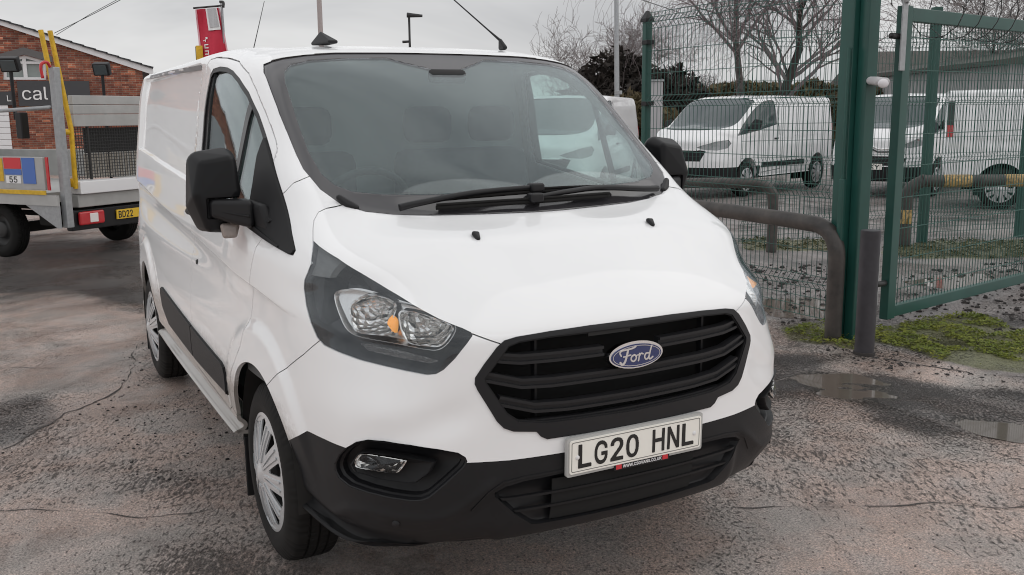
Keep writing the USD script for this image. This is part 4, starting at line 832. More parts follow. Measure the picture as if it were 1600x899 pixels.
# ------------------------------------------------------------------ fence, gate, barriers
def fence_panel(a, b, z0, z1, folds, label, cat_='fence panel', pitch=.05, group=None, fold=.045):
    a, b = np.asarray(a, float)[:2], np.asarray(b, float)[:2]; L = np.linalg.norm(b-a); t = (b-a)/L; nrm = np.array([t[1], -t[0]])
    x = thing('mesh_fence_panel', label, cat_, (a[0], a[1], 0), hd(t), group)
    prof = [(z0, 0)]
    for f in folds: prof += [(f-.10, 0), (f-.05, fold), (f, 0)] if fold else []
    prof += [(z1, 0)]; prof = sorted(prof)
    vs = []
    for k in np.arange(.02, L, pitch): vs.append(tube([(k, -o, z) for z, o in prof], .0035, 4, caps=False))
    obj('vertical_wires', cat(vs), M['wire'], x, kind='stuff', smooth=True)
    hz = [(z, o) for z, o in prof]+[(z, 0) for z in np.arange(z0+.2, z1, .2) if fold == 0 or min([abs(z-f+.05) for f in folds]) > .12]
    if fold: hz = [(z, o) for z, o in prof if True]+[(z, 0) for f0, f1 in zip([z0]+list(folds), list(folds)) for z in (f0+(f1-.1-f0)*np.array([1/3, 2/3]))]
    for z, o in sorted(hz): obj('horizontal_wire', tube([(0, -o-.003, z), (L, -o-.003, z)], .003, 5), M['wire'], x)
    return x
def post(name, label, cat_, xy, w, d, h, rz=0.0, mt='green', cap=True, group=None):
    t = thing(name, label, cat_, (xy[0], xy[1], 0), rz, group)
    obj('shaft', rbox(-w/2, w/2, -d/2, d/2, -.05, h, .006), M[mt], t, smooth=30)
    if cap: obj('cap', T_(Manifold.batch_hull([M_(box(-w/2-.012, w/2+.012, -d/2-.012, d/2+.012, h, h+.03)), M_(box(-.01, .01, -.01, .01, h+.09, h+.1))])), M['darkplastic'], t)
    return t
P0, PG = np.array([-3.87, 3.62]), np.array([-1.46, 3.70])
fence_panel(P0+(.04, 0), PG-(.16, 0), .10, 2.56, (.42, 1.12, 1.82, 2.52), 'green mesh fence panel between the capped post and the gate post')
fp = post('fence_post', 'slim green fence post with a pointed black cap, left end of the mesh panel', 'fence post', P0, .06, .07, 2.48)
for z in (.5, 1.2, 1.75, 2.3): obj('clip', rbox(-.02, .06, -.045, .045, z-.02, z+.02, .004), M['darkplastic'], fp)
gpst = thing('gate_post', 'thick square green gate post with a grey sensor on it', 'gate post', (PG[0], PG[1], 0))
obj('shaft', rbox(-.12, .0, -.07, .05, -.05, 2.75, .008), M['green'], gpst, smooth=30)
obj('hinge_post', rbox(.003, .09, -.02, .09, -.05, 2.49, .008), M['green'], gpst, smooth=30)
obj('lock_box', rbox(-.035, .01, -.105, -.073, .45, 1.18, .006), M['green'], gpst, smooth=30)
obj('rail_guide', tube([(-.012, -.09, 1.18), (-.012, -.09, 2.1)], .012, 8), M['green'], gpst, True)
pir = thing('sensor', 'grey oval sensor fixed to the green gate post', 'sensor', (PG[0]+.09, PG[1]-.0, 1.86), 0)
obj('housing', Manifold.batch_hull([ball(.028, q_) for q_ in ((.02, 0, .01), (.09, -.01, .0), (.10, .06, 0), (.02, .06, .01))]), M['greyplastic'], pir, True)
obj('lens', Manifold.sphere(.04, 24).scale((.5, 1.3, .8)).translate((.115, .02, -.012)), mat('pale_lens', (.62, .60, .62), .25), pir, True)
GH = gp(1383, 510)[:2]; GE_ = gp(1600, 452)[:2]; gt = (GE_-GH)/np.linalg.norm(GE_-GH); GL_ = 3.6
gate = thing('gate_leaf', 'open green mesh gate leaf swung into the yard', 'gate', (GH[0], GH[1], 0), hd(gt))
obj('hinge_stile', rbox(-.04, .07, -.035, .035, .06, 2.42, .006), M['green'], gate, smooth=30)
obj('far_stile', rbox(GL_-.07, GL_, -.03, .03, .06, 2.42, .006), M['green'], gate, smooth=30)
obj('bottom_rail', rbox(.072, GL_-.072, -.03, .03, .07, .16, .006), M['green'], gate, smooth=30)
obj('top_rail', rbox(.072, GL_-.072, -.03, .03, 2.31, 2.41, .006), M['green'], gate, smooth=30)
obj('vertical_wires', cat([tube([(k, 0, .16), (k, 0, 2.31)], .0035, 4, caps=False) for k in np.arange(.1, GL_-.08, .05)]), M['wire'], gate, kind='stuff', smooth=True)
for z in np.linspace(.28, 2.2, 9): obj('horizontal_wire', tube([(.07, -.004, z), (GL_-.07, -.004, z)], .0035, 5), M['wire'], gate)
for z in (.35, 2.2): obj('hinge', tube([(-.16, 0, z), (-.02, 0, z)], .022, 10), M['steel'], gate, True)
br = thing('wire_bracket', 'galvanised angled bracket carrying razor wire above the gate hinge', 'bracket', (GH[0]+.05, GH[1]-.07, 0), hd(gt))
obj('flat_bar', rbox(-.02, .05, -.012, .0, 1.95, 2.45, .003), M['galv'], br, smooth=30)
obj('arm', tube([(.01, -.006, 2.44), (.12, -.03, 2.62)], .024, 8), M['galv'], br, True); obj('arm', tube([(.01, -.006, 2.44), (-.09, .03, 2.64)], .024, 8), M['galv'], br, True)
coil = []
for k in range(11):
    c0 = .25+k*.30; coil.append(np.array([(c0+.30*s/24+.02*math.cos(3*s), .26*math.cos(s/24*2*PI+k*.4), 2.47+.26*math.sin(s/24*2*PI+k*.4)) for s in range(25)]))
rz_ = thing('razor_wire', 'coil of razor wire along the top of the gate', 'razor wire', (GH[0], GH[1], 0), hd(gt))
obj('coil', cat([tube(c, .004, 5) for c in coil]), M['steel'], rz_, True)
barbs = []
for c in coil:
    for p_ in c[::2]: barbs.append(mv(rbox(-.022, .022, -.006, .006, -.001, .001, .001, 4), p_, rz=random.uniform(0, 3), ry=random.uniform(-1, 1)))
obj('barbs', cat(barbs), M['steel'], rz_, kind='stuff')
# yard fence beyond the gate
Y0, Y1 = gp(1440, 378)[:2], gp(1592, 370)[:2]; yt = (Y1-Y0)/np.linalg.norm(Y1-Y0); Yw = np.linalg.norm(Y1-Y0)
for i, (k, lb) in enumerate(((0, 'green fence post inside the yard, seen through the gate mesh'), (Yw, 'green fence post inside the yard at the right edge'))):
    post('fence_post', lb, 'fence post', Y0+yt*k, .10, .10, 2.9, hd(yt), cap=False)
fence_panel(Y0-yt*2.6, Y0-yt*.06, .12, 2.6, (.42, 1.12, 1.82, 2.52), 'green mesh panel inside the yard, left of the yard post')
fence_panel(Y0+yt*.06, Y1-yt*.06, .12, 2.6, (.42, 1.12, 1.82, 2.52), 'green mesh panel inside the yard, right of the yard post')
# pipe barrier and bollard in front of the fence
BE = gp(1301, 529)[:2]
bar_ = thing('pipe_barrier', 'weathered black pipe barrier bent down beside the gate post', 'barrier', (BE[0], BE[1], 0))
pp = [(0, 0, -.05), (0, 0, .3), (0, 0, .60), (-.02, 0, .70), (-.07, 0, .775), (-.16, 0, .82), (-.30, -.005, .835), (-1.0, -.02, .85), (-3.4, -.05, .87)]
obj('pipe', tube(smoothpath(pp, 8), .061, 20), M['pipe'], bar_, True)
obj('far_leg', tube([(-3.4, -.05, -.05), (-3.4, -.05, .87)], .061, 16), M['pipe'], bar_, True)
BB_ = gp(1350, 552)[:2]
bol = thing('bollard', 'round dark grey steel bollard in front of the gate post', 'bollard', (BB_[0], BB_[1], 0))
obj('tube_body', lathe([(.066, -.05), (.066, .855), (.063, .862), (.0, .862)], 28), mat('bollard_grey', (.036, .034, .040), .5, bump=.4, bscale=60, var=.4, vscale=9), bol, smooth=35)
obj('collar', lathe([(.074, -.02), (.072, .012), (.067, .015)], 28), M['pebble'], bol, True)
ws_ = gp(1367, 500)[:2]; wb = thing('white_strip', 'thin white plastic strip hanging between the bollard and the gate', 'strip', (ws_[0], ws_[1], 0), .4)
obj('strip', rbox(-.012, .012, -.004, .004, .12, .62, .002), M['white_print'], wb)
# hazard barrier in the yard
H0 = gp(1412, 384)[:2]; ht = R2*1.0-.06*F2
hz = thing('hazard_barrier', 'black pipe barrier with worn yellow bands beyond the gate', 'barrier', (H0[0], H0[1], 0), hd(ht))
pp = smoothpath([(0, 0, -.05), (0, 0, .55), (.05, 0, .72), (.20, 0, .80), (.4, 0, .80), (2.6, 0, .80)], 8)
obj('pipe', tube(pp, .075, 16), M['pipe'], hz, True)
wornyel = mat('worn_yellow_tape', (.55, .36, .13), .6, var=.5, vscale=25, color2=(.12, .09, .05))
for a, b in ((.42, .75), (1.15, 1.5), (1.85, 2.15)): obj('band', tube([(a, 0, .80), (b, 0, .80)], .078, 16), wornyel, hz, True)
obj('band', tube([(0, 0, .28), (0, 0, .45)], .078, 16), wornyel, hz, True)
obj('far_leg', tube([(1.95, 0, -.05), (1.95, 0, .8)], .075, 16), M['pipe'], hz, True)
L0 = gp(1205, 394)[:2]
yb = thing('pipe_barrier', 'dark pipe barrier inside the yard, seen through the mesh panel', 'barrier', (L0[0], L0[1], 0), hd(-R2+.1*F2))
obj('pipe', tube(smoothpath([(0, 0, -.05), (0, 0, .6), (.06, 0, .76), (.22, 0, .82), (.5, 0, .83), (2.4, 0, .83)], 8), .062, 16), M['pipe'], yb, True)

# ------------------------------------------------------------------ brick building, left
bd_ = 34.0; ba_ = math.radians(22)
o2 = dp(240, bd_); u2 = -R2*math.cos(ba_)-F2*math.sin(ba_); n2 = F2*math.cos(ba_)-R2*math.sin(ba_)                               # local x runs left along the gable wall from its right corner
def bl_(px, py):                                          # pixel -> (x along wall, z) on the wall plane
    d = at(px, py, 1.0)-CAM; t = ((o2-CAM[:2])@n2)/(d[:2]@n2); p = CAM+d*t; return float((p[:2]-o2)@u2), float(p[2])
x_e, z_e = bl_(240, 103); x1_, z1_ = bl_(0, 27); slope = (z1_-z_e)/(x1_-x_e); RX = 9.0; zr_ = z_e+slope*(RX-x_e)
bld = thing('brick_building', 'red brick building with a dark slate gable roof and white verge boards', 'building', (o2[0], o2[1], 0), hd(u2))
sgn = 1.0 if np.cross(np.r_[u2, 0], np.r_[n2, 0])[2] > 0 else -1.0       # +y local points away from the camera if sgn > 0
win = Polygon([(bl_(5, 125)[0], bl_(5, 125)[1]), (bl_(72, 125)[0], bl_(72, 125)[1]), (bl_(72, 98)[0], bl_(72, 98)[1]+.05), (bl_(38, 92)[0], bl_(38, 92)[1]+.12), (bl_(5, 98)[0], bl_(5, 98)[1]+.05)])
wall = Polygon([(0, -.1), (2*RX, -.1), (2*RX, z_e), (RX, zr_), (0, z_e)]).difference(win)
def upr(poly, y0, h): return place(T_(extrude(poly, h)), (0, y0*sgn, 0), (1, 0, 0), (0, 0, 1), (0, -sgn, 0))
obj('wall', upr(wall, .3, .3), M['brick'], bld)
obj('side_wall', box(0, .3, sgn*.3, sgn*14, -.1, z_e-.05), M['brick'], bld); obj('side_wall', box(2*RX-.3, 2*RX, sgn*.3, sgn*14, -.1, z_e-.05), M['brick'], bld)
obj('back_wall', upr(Polygon([(0, -.1), (2*RX, -.1), (2*RX, z_e), (RX, zr_), (0, z_e)]), 14.3, .3), M['brick'], bld)
L = math.hypot(RX+.35, slope*(RX+.35)); ang = math.atan(slope)
for s in (0, 1):
    rf = []
    nrow = 26
    for k in range(nrow):
        a0, a1 = k/nrow*L, (k+1.12)/nrow*L
        q_ = Polygon([(a0, .02), (a1, .0), (a1, .045), (a0, .075)])
        rf.append(T_(extrude(q_, 14.6)))
    m = cat(rf); v = m.vertices.copy(); X = -.35+v[:, 0]*math.cos(ang)-v[:, 1]*math.sin(ang); Z = z_e-.35*slope+v[:, 0]*math.sin(ang)+v[:, 1]*math.cos(ang)
    m.vertices = np.c_[X if s == 0 else 2*RX-X, sgn*(v[:, 2]-.18), Z]
    obj('roof', m, M['slate'], bld)
    bb = Polygon([(-.35, z_e-.35*slope-.20), (RX, zr_-.20), (RX, zr_+.0), (-.35, z_e-.35*slope)])
    m = upr(bb, -.06, .06); 
    if s: m.vertices[:, 0] = 2*RX-m.vertices[:, 0]; m.faces = m.faces[:, ::-1]
    obj('bargeboard', m, mat('white_fascia', (.72, .72, .73), .5) if s == 0 else stage.GetPrimAtPath('/World/Looks/white_fascia') and UsdShade.Material.Get(stage, '/World/Looks/white_fascia'), bld)
FAS = UsdShade.Material.Get(stage, '/World/Looks/white_fascia')
wf = obj('window', upr(win.difference(win.buffer(-.09)), .16, .08), FAS, bld)
wb_ = win.bounds; cx = (wb_[0]+wb_[2])/2
obj('glazing_bar', upr(shapely.box(cx-.06, wb_[1], cx+.06, wb_[3]).intersection(win.buffer(-.02)), .15, .06), FAS, wf)
obj('transom', upr(shapely.box(wb_[0], wb_[3]-.28, wb_[2], wb_[3]-.2).intersection(win.buffer(-.02)), .155, .06), FAS, wf)
obj('pane', upr(win.buffer(-.03), .20, .02), mat('office_glass', (.25, .28, .27), .1), wf)
arch_p = win.buffer(.24).difference(win.buffer(.01)).intersection(shapely.box(wb_[0]-.2, wb_[3]-.22, wb_[2]+.2, wb_[3]+1))
obj('brick_arch', upr(arch_p, -.003, .03), mat('grey_brick_arch', (.12, .115, .115), .8), bld)
def sign_board(x0, y0, x1, y1, name, label, text, tx, th, fascia='sign_grey'):
    a, b = bl_(x0, y1), bl_(x1, y0); c = ((a[0]+b[0])/2, (a[1]+b[1])/2)
    pos = o2+u2*c[0]-n2*.06
    s = thing(name, label, 'sign', (pos[0], pos[1], c[1]), hd(-u2))
    w, h = abs(a[0]-b[0]), abs(a[1]-b[1])
    obj('panel', place(T_(extrude(shapely.box(-w/2, -h/2, w/2, h/2), .05)), (0, 0, 0), (1, 0, 0), (0, 0, 1), (0, -1, 0)), M[fascia], s)
    t = meshkit.text_mesh(text, th, .012); t.apply_translation((-t.bounds[0][0]+tx, -(t.bounds[0][1]+t.bounds[1][1])/2, 0))
    obj('lettering', place(t, (0, -.05, 0), (1, 0, 0), (0, 0, 1), (0, -1, 0)), M['white_print'], s)
    return s
M['sign_grey'] = mat('sign_grey', (.045, .046, .05), .5)
sign_board(30, 127, 139, 166, 'shop_sign', 'long dark grey sign reading cal on the brick gable wall', 'cal', -.98, .42)
sign_board(-12, 143, 22, 165, 'shop_sign', 'small dark sign with a white L at the left edge of the brick wall', 'L', .12, .19)
sd_ = thing('shutter_door', 'white door panel at the far left of the brick wall', 'door', (*(o2+u2*bl_(-6, 200)[0]-n2*.06), 0), hd(-u2))
for k in range(12): obj('slat', rbox(-.75, .42, -.04, 0, .02+k*.2, .21+k*.2, .01, 4), FAS, sd_)

# ------------------------------------------------------------------ tail-lift truck, left
TH = np.array([-.82, -.58]); TH /= np.linalg.norm(TH)
tk = thing('dropside_truck', 'flatbed truck with a folded tail lift, mesh tailboard and yellow struts', 'truck', (-10.25, -1.03, 0), hd(TH))
obj('chassis', cat(box(-1.0, 4.6, .32, .42, .55, .70), box(-1.0, 4.6, -.42, -.32, .55, .70), box(-.06, .06, -.8, .8, .28, .40)), M['under'], tk)
obj('bed', box(-.95, 3.0, -1.0, 1.0, .70, .82), M['alu'], tk)
obj('side_rail', box(-1.22, 3.0, 1.002, 1.03, .68, .80), M['alu'], tk)
obj('yellow_stripe', box(-1.05, 3.0, 1.032, 1.040, .805, .855), M['yellow'], tk)
obj('dropside', rbox(-1.04, 3.0, 1.0, 1.035, .86, 1.24, .008), M['alu'], tk, smooth=30); obj('dropside', rbox(-.80, 3.0, -1.035, -1.0, .86, 1.24, .008), M['alu'], tk, smooth=30)
for i in range(5): obj('side_slat', rbox(.10, 3.0, 1.0, 1.03, 1.27+i*.085, 1.33+i*.085, .006, 4), M['render_wall'], tk)
def sticker(x0, x1, z0, z1, mt, n): obj(n, box(x0-.24, x1-.24, 1.0355, 1.040, z0, z1), mt, tk)
sblue = mat('sticker_blue', (.06, .14, .42), .4)
sticker(-.10, .17, .95, 1.22, M['yellow'], 'sticker'); sticker(-.42, -.12, 1.10, 1.23, M['red_print'], 'sticker'); sticker(-.42, -.12, 1.03, 1.095, sblue, 'sticker'); sticker(-.66, -.44, .93, 1.23, sblue, 'sticker'); sticker(-.40, -.14, .93, 1.02, M['white_print'], 'sticker')
obj('sticker_text', place(txt('55', .07, .14, True), (-.51, 1.041, .975), (-1, 0, 0), (0, 0, 1), (0, 1, 0)), M['ink'], tk)
obj('reflector', box(-1.12, -1.08, 1.02, 1.035, .86, 1.24), M['red'], tk)
obj('corner_post', rbox(-1.26, -1.17, .86, .95, .42, 2.25, .01), M['galv'], tk, smooth=30); obj('corner_post', rbox(-1.06, -.92, -.95, -.83, .42, 2.25, .01), M['galv'], tk, smooth=30)
obj('corner_plate', place(T_(extrude(Polygon([(-1.22, .68), (-.65, .68), (-1.17, .42), (-1.22, .42)]), .02)), (0, 1.02, 0), (1, 0, 0), (0, 0, 1), (0, -1, 0)), M['galv'], tk)
for y in (.84, .72):
    obj('lift_strut', cat(tube([(-1.16, y, .86), (-1.20, y+.02, 1.55), (-1.10, y+.10, 2.66)], .028, 8), tube([(-1.14, y, .88), (-1.14, y, .98)], .045, 8)), M['yellow'], tk, True)
obj('strut_tie', tube([(-1.18, .72, 1.52), (-1.18, .84, 1.52)], .035, 8), M['yellow'], tk, True)
obj('red_hook', tube(smoothpath([(-1.2, .94, 2.25), (-1.22, 1.0, 2.30), (-1.2, 1.06, 2.26), (-1.2, 1.05, 2.12)], 6), .018, 8), M['red'], tk, True)
obj('control_box', rbox(-.80, -.70, .98, 1.08, 1.45, 1.75, .01), M['darkplastic'], tk)
obj('grab_handle', tube(smoothpath([(.02, 1.04, 1.30), (-.06, 1.10, 1.34), (-.06, 1.10, 1.62), (.02, 1.04, 1.68)], 6), .018, 8), M['render_wall'], tk, True)
for z0, z1 in ((1.58, 1.72), (1.725, 1.83), (1.835, 1.94)): obj('platform_panel', rbox(-1.16, -1.09, -.86, .66, z0, z1, .006), M['alu'], tk, smooth=30)
vs = [tube([(-1.12, y, .96), (-1.12, y, 1.58)], .006, 4) for y in np.arange(-.86, .67, .038)]; hs = [tube([(-1.128, -.86, z), (-1.128, .66, z)], .004, 4) for z in np.arange(.98, 1.58, .038)]
obj('mesh_guard', cat(vs+hs), M['steel'], tk, kind='stuff')
for y in (.66, .45, -.86): obj('guard_bar', tube([(-1.12, y, .95), (-1.12, y, 1.60)], .018, 6), M['steel'], tk)
for i, y in enumerate(np.arange(-.84, .44, .075)): obj('corrugation', rbox(-1.075, -1.05, y, y+.05, .96, 1.26, .008, 4), M['render_wall'], tk)
obj('load_screen', box(-1.03, -1.02, -.84, .44, 1.262, 1.56), M['steel'], tk)
obj('tail_beam', rbox(-1.22, -1.02, -.95, .70, .79, .94, .012), FAS, tk, smooth=30)
obj('tail_plate', rbox(-1.16, -1.02, -.95, .70, .63, .785, .01), M['alu'], tk, smooth=30)
obj('rear_bar', rbox(-1.14, -1.04, -.98, .80, .36, .60, .012), M['darkplastic'], tk, smooth=30)
for y in (.36, -.86):
    tl = obj('tail_light', rbox(-1.19, -1.142, y, y+.36, .42, .58, .02), M['red'], tk, smooth=30)
    obj('clear_lens', rbox(-1.196, -1.15, y+.10, y+.22, .445, .555, .008), mat('clear_tail_lens', (.75, .7, .68), .15) if y > 0 else UsdShade.Material.Get(stage, '/World/Looks/clear_tail_lens'), tl)
np_ = obj('number_plate', rbox(-1.165, -1.145, -.36, .16, .44, .555, .004), M['plate_yellow'], tk)
t = txt('BD22', .08, .22, True)
obj('plate_text', place(mv(t, (-.125, 0, 0)), (-1.166, -.10, .4975), (0, -1, 0), (0, 0, 1), (-1, 0, 0)), M['ink'], np_)
for x in (0.0, 3.6):
    for s in (1, -1):
        w = obj('wheel', place(TY, (x, s*.84, .343), (1, 0, 0), (0, 0, 1), (0, s, 0)), M['rubber'], tk, smooth=35)
        obj('hub', place(lathe([(.21, .08), (.205, .06), (.19, .02), (.12, .0), (.10, .05), (.09, .075), (0, .08)], 40), (x, s*.84, .343), (1, 0, 0), (0, 0, 1), (0, s, 0)), M['steel'], w, True)
for a, b, c, d, e, f in ((.9, 1.7, .45, .85, .40, .68), (-.75, -.5, .45, .75, .40, .62), (.55, .8, .5, .9, .38, .66), (-.5, .45, .25, .30, .45, .52), (2.0, 2.8, .45, .9, .42, .68)): obj('underside_box', rbox(a, b, c, d, e, f, .02), M['under'], tk, smooth=30)
obj('cab', Manifold.batch_hull([M_(box(3.1, 5.2, -.98, .98, .5, 1.2)), M_(box(3.1, 4.3, -.9, .9, 1.9, 2.25))]), M['bg_white'], tk)
obj('headboard', cat(box(3.0, 3.05, -1.0, 1.0, .8, 2.3)), M['galv'], tk)
def work_lamp(label, px, py, d, h):
    p = at(px, py, d); L_ = thing('work_lamp', label, 'flood light', (p[0], p[1], p[2]), hd(-F2))
    obj('stalk', tube([(0, 0, -h), (0, 0, 0)], .022, 8), M['darkplastic'], L_, True)
    obj('head', mv(rbox(-.05, .05, -.11, .11, -.08, .09, .015), (0, 0, .08), ry=.35), M['darkplastic'], L_, True)
    obj('glass', mv(rbox(.048, .06, -.085, .085, -.06, .07, .006), (0, 0, .08), ry=.35), M['bg_glass'], L_, True)
work_lamp('black flood light on a thin stalk above the tail lift', 160, 118, 13.0, at(160, 118, 13.0)[2])
work_lamp('black flood light on a bracket at the far left, before the arched window', 17, 112, 11.2, .56)
p = at(0, 178, 11.2); q = at(79, 168, 11.1)
lb = thing('light_bar', 'pale crossbar running to the truck corner post at the left edge', 'bar', tuple(p)); obj('bar', tube([(-.6*R2[0], -.6*R2[1], 0), tuple(np.r_[(q-p)[:2], (q-p)[2]])], .022, 8), M['galv'], lb, True)

# ------------------------------------------------------------------ flag, poles, street lamps, wires
fd = 22.0
def fp_(px, py, dd=0): return at(px, py, fd+dd)
fl_ = thing('flag_banner', 'red banner flag with a pale square hanging from a bracket above the van roof', 'flag', tuple(np.r_[fp_(350, 40)[:2], 0]))
org = np.r_[fp_(350, 40)[:2], 0]
obj('pole', tube([(0, 0, 0), tuple(fp_(346, 5)-org)], .03, 10), M['galv'], fl_, True)
obj('bracket', cat(tube([fp_(302, 13)-org, fp_(348, 9)-org], .022, 8), tube(smoothpath([fp_(343, 3)-org, fp_(349, 4)-org, fp_(349, 12)-org], 5), .03, 8)), M['steel'], fl_, True)
nu, nv = 14, 30; GG = np.zeros((nv, nu, 3))
for i in range(nv):
    for j in range(nu):
        v_, u_ = i/(nv-1), j/(nu-1)
        xl = 305+8*v_+6*math.sin(v_*4.0)*v_*.6; xr = 343+20*v_**.9
        GG[i, j] = fp_(xl+(xr-xl)*u_, (15-3*u_)+110*v_, .12*math.sin(u_*7+v_*3))-org
obj('cloth', gridmesh(GG), M['flag'], fl_, True)
def onflag(u0, u1, v0, v1, n, mt, off=.03, k=8):
    H = np.zeros((k, k, 3))
    for i in range(k):
        for j in range(k):
            v_, u_ = v0+(v1-v0)*i/(k-1), u0+(u1-u0)*j/(k-1); xl = 305+8*v_+6*math.sin(v_*4.0)*v_*.6; xr = 343+20*v_**.9
            H[i, j] = fp_(xl+(xr-xl)*u_, (15-3*u_)+110*v_, .12*math.sin(u_*7+v_*3)-off)-org
    obj(n, gridmesh(H), mt, fl_, True)
onflag(.42, .88, .0, .31, 'pale_square', M['white_print']); onflag(.48, .84, .0, .27, 'grey_square', mat('flag_grey', (.42, .42, .43), .7), .045)
onflag(.0, .06, .0, .9, 'hem', mat('flag_hem', (.75, .45, .5), .8)); onflag(.95, 1.0, .0, .9, 'hem', UsdShade.Material.Get(stage, '/World/Looks/flag_hem'))
for (a, b, c, d_) in ((.24,.27,.43,.47),(.17,.24,.445,.455),(.27,.34,.40,.43),(.20,.34,.50,.515),(.20,.34,.545,.56),(.20,.23,.50,.56),(.20,.34,.59,.605),(.20,.34,.635,.65),(.31,.34,.59,.65)): onflag(a, b, c, d_, 'letter', M['white_print'], .03, 3)
yp = thing('yellow_post', 'short yellow post top beside the red banner', 'post', tuple(np.r_[fp_(312, 90)[:2], 0])); h_ = fp_(312, 72)[2]
obj('post', rbox(-.07, .07, -.07, .07, 0, h_, .01), M['yellow'], yp); obj('band', rbox(-.073, -.02, -.073, .073, h_-.35, h_-.02, .004), M['darkplastic'], yp)
def pole(name, label, cat_, px, pyb, pyt, d, r0, r1, mt, lean=0):
    b = at(px, pyb, d); t_ = at(px+lean, pyt, d); o = np.array([b[0], b[1], 0])
    x = thing(name, label, cat_, tuple(o)); obj('column', tube([(0, 0, 0), tuple(t_-o)], [r0, r1], 12), M[mt], x, True); return x, t_-o
M['pinkgrey'] = mat('pinkish_grey_pole', (.36, .31, .30), .6)
pole('tall_pole', 'pinkish grey pole rising behind the roof aerial base', 'pole', 501, 60, -60, 19, .055, .05, 'pinkgrey', -5)
lp_, t_ = pole('lamp_post', 'tall pale lamp post before the bare trees beside the fence post', 'lamp post', 966, 150, -140, 26, .075, .055, 'galv', -4)
b_ = at(966, 145, 26)-np.r_[at(966, 150, 26)[:2], 0]
obj('clamp', cat(rbox(-.12, .12, -.05, .05, b_[2]-.05, b_[2]+.05, .01), rbox(-.09, .09, -.09, .09, b_[2]-.2, b_[2]-.12, .01)), M['galv'], lp_)
sl, t_ = pole('street_lamp', 'slim dark street lamp with a flat head above the van roof', 'street lamp', 641, 90, 24, 38, .05, .045, 'steel', -2)
e_ = at(659, 24, 38)-at(638, 23, 38)
obj('lamp_head', cat(tube([t_-e_*.15, t_+e_], [.10, .05], 8)), M['steel'], sl, True); obj('lower_arm', tube([t_+np.array([0, 0, -1.02]), t_-e_*.55+np.array([0, 0, -1.05])], .05, 8), M['steel'], sl, True)
def wire_(label, pts, r):
    P = [at(*p) for p in pts]; w = thing('overhead_wire', label, 'wire', tuple(P[0])); obj('cable', tube([p-P[0] for p in P], r, 5), M['steel'], w, True)
wire_('thin overhead wire sloping over the brick roof at the left', [(215, -14, 30), (150, 20, 33), (85, 52, 36)], .012)
wire_('second overhead wire running just below the first at the left', [(190, -4, 31), (140, 23, 33), (88, 55, 36)], .010)
wire_('thin overhead wire above the left fence post', [(985, -6, 30), (1030, 9, 34), (1080, 26, 38), (1180, 40, 44)], .014)
am = thing('whip_aerial', 'thin whip aerial slanting up behind the van roof', 'aerial', tuple(at(378, 75, 14))); obj('rod', tube([(0, 0, -at(378, 75, 14)[2]), (0, 0, -.6), tuple(at(413, 2, 14)-at(378, 75, 14))], [.02, .010, .004], 6), M['steel'], am, True)

# ------------------------------------------------------------------ bare trees, hedge, far buildings
def tubes3(P, r, n=3):
    "many branches at once: P (B, S, 3), r (B, S)"
    B, S, _ = P.shape; t = np.gradient(P, axis=1); t /= np.linalg.norm(t, axis=-1, keepdims=True)+1e-9
    up = np.where(np.abs(t[..., 2:]) < .9, [[[0, 0, 1.]]], [[[1., 0, 0]]]); a = np.cross(up, t); a /= np.linalg.norm(a, axis=-1, keepdims=True)+1e-9; b = np.cross(t, a)
    th = np.arange(n)/n*2*PI; V = P[:, :, None]+r[:, :, None, None]*(np.cos(th)[:, None]*a[:, :, None]+np.sin(th)[:, None]*b[:, :, None])
    base = (np.arange(B)*S*n)[:, None, None]+(np.arange(S-1)*n)[None, :, None]; j = np.arange(n)[None, None]; j2 = (j+1) % n
    q = [base+j, base+j2, base+n+j2, base+n+j]; F = np.concatenate([np.stack([q[0], q[1], q[2]], -1).reshape(-1, 3), np.stack([q[0], q[2], q[3]], -1).reshape(-1, 3)])
    return trimesh.Trimesh(V.reshape(-1, 3), F, process=False)
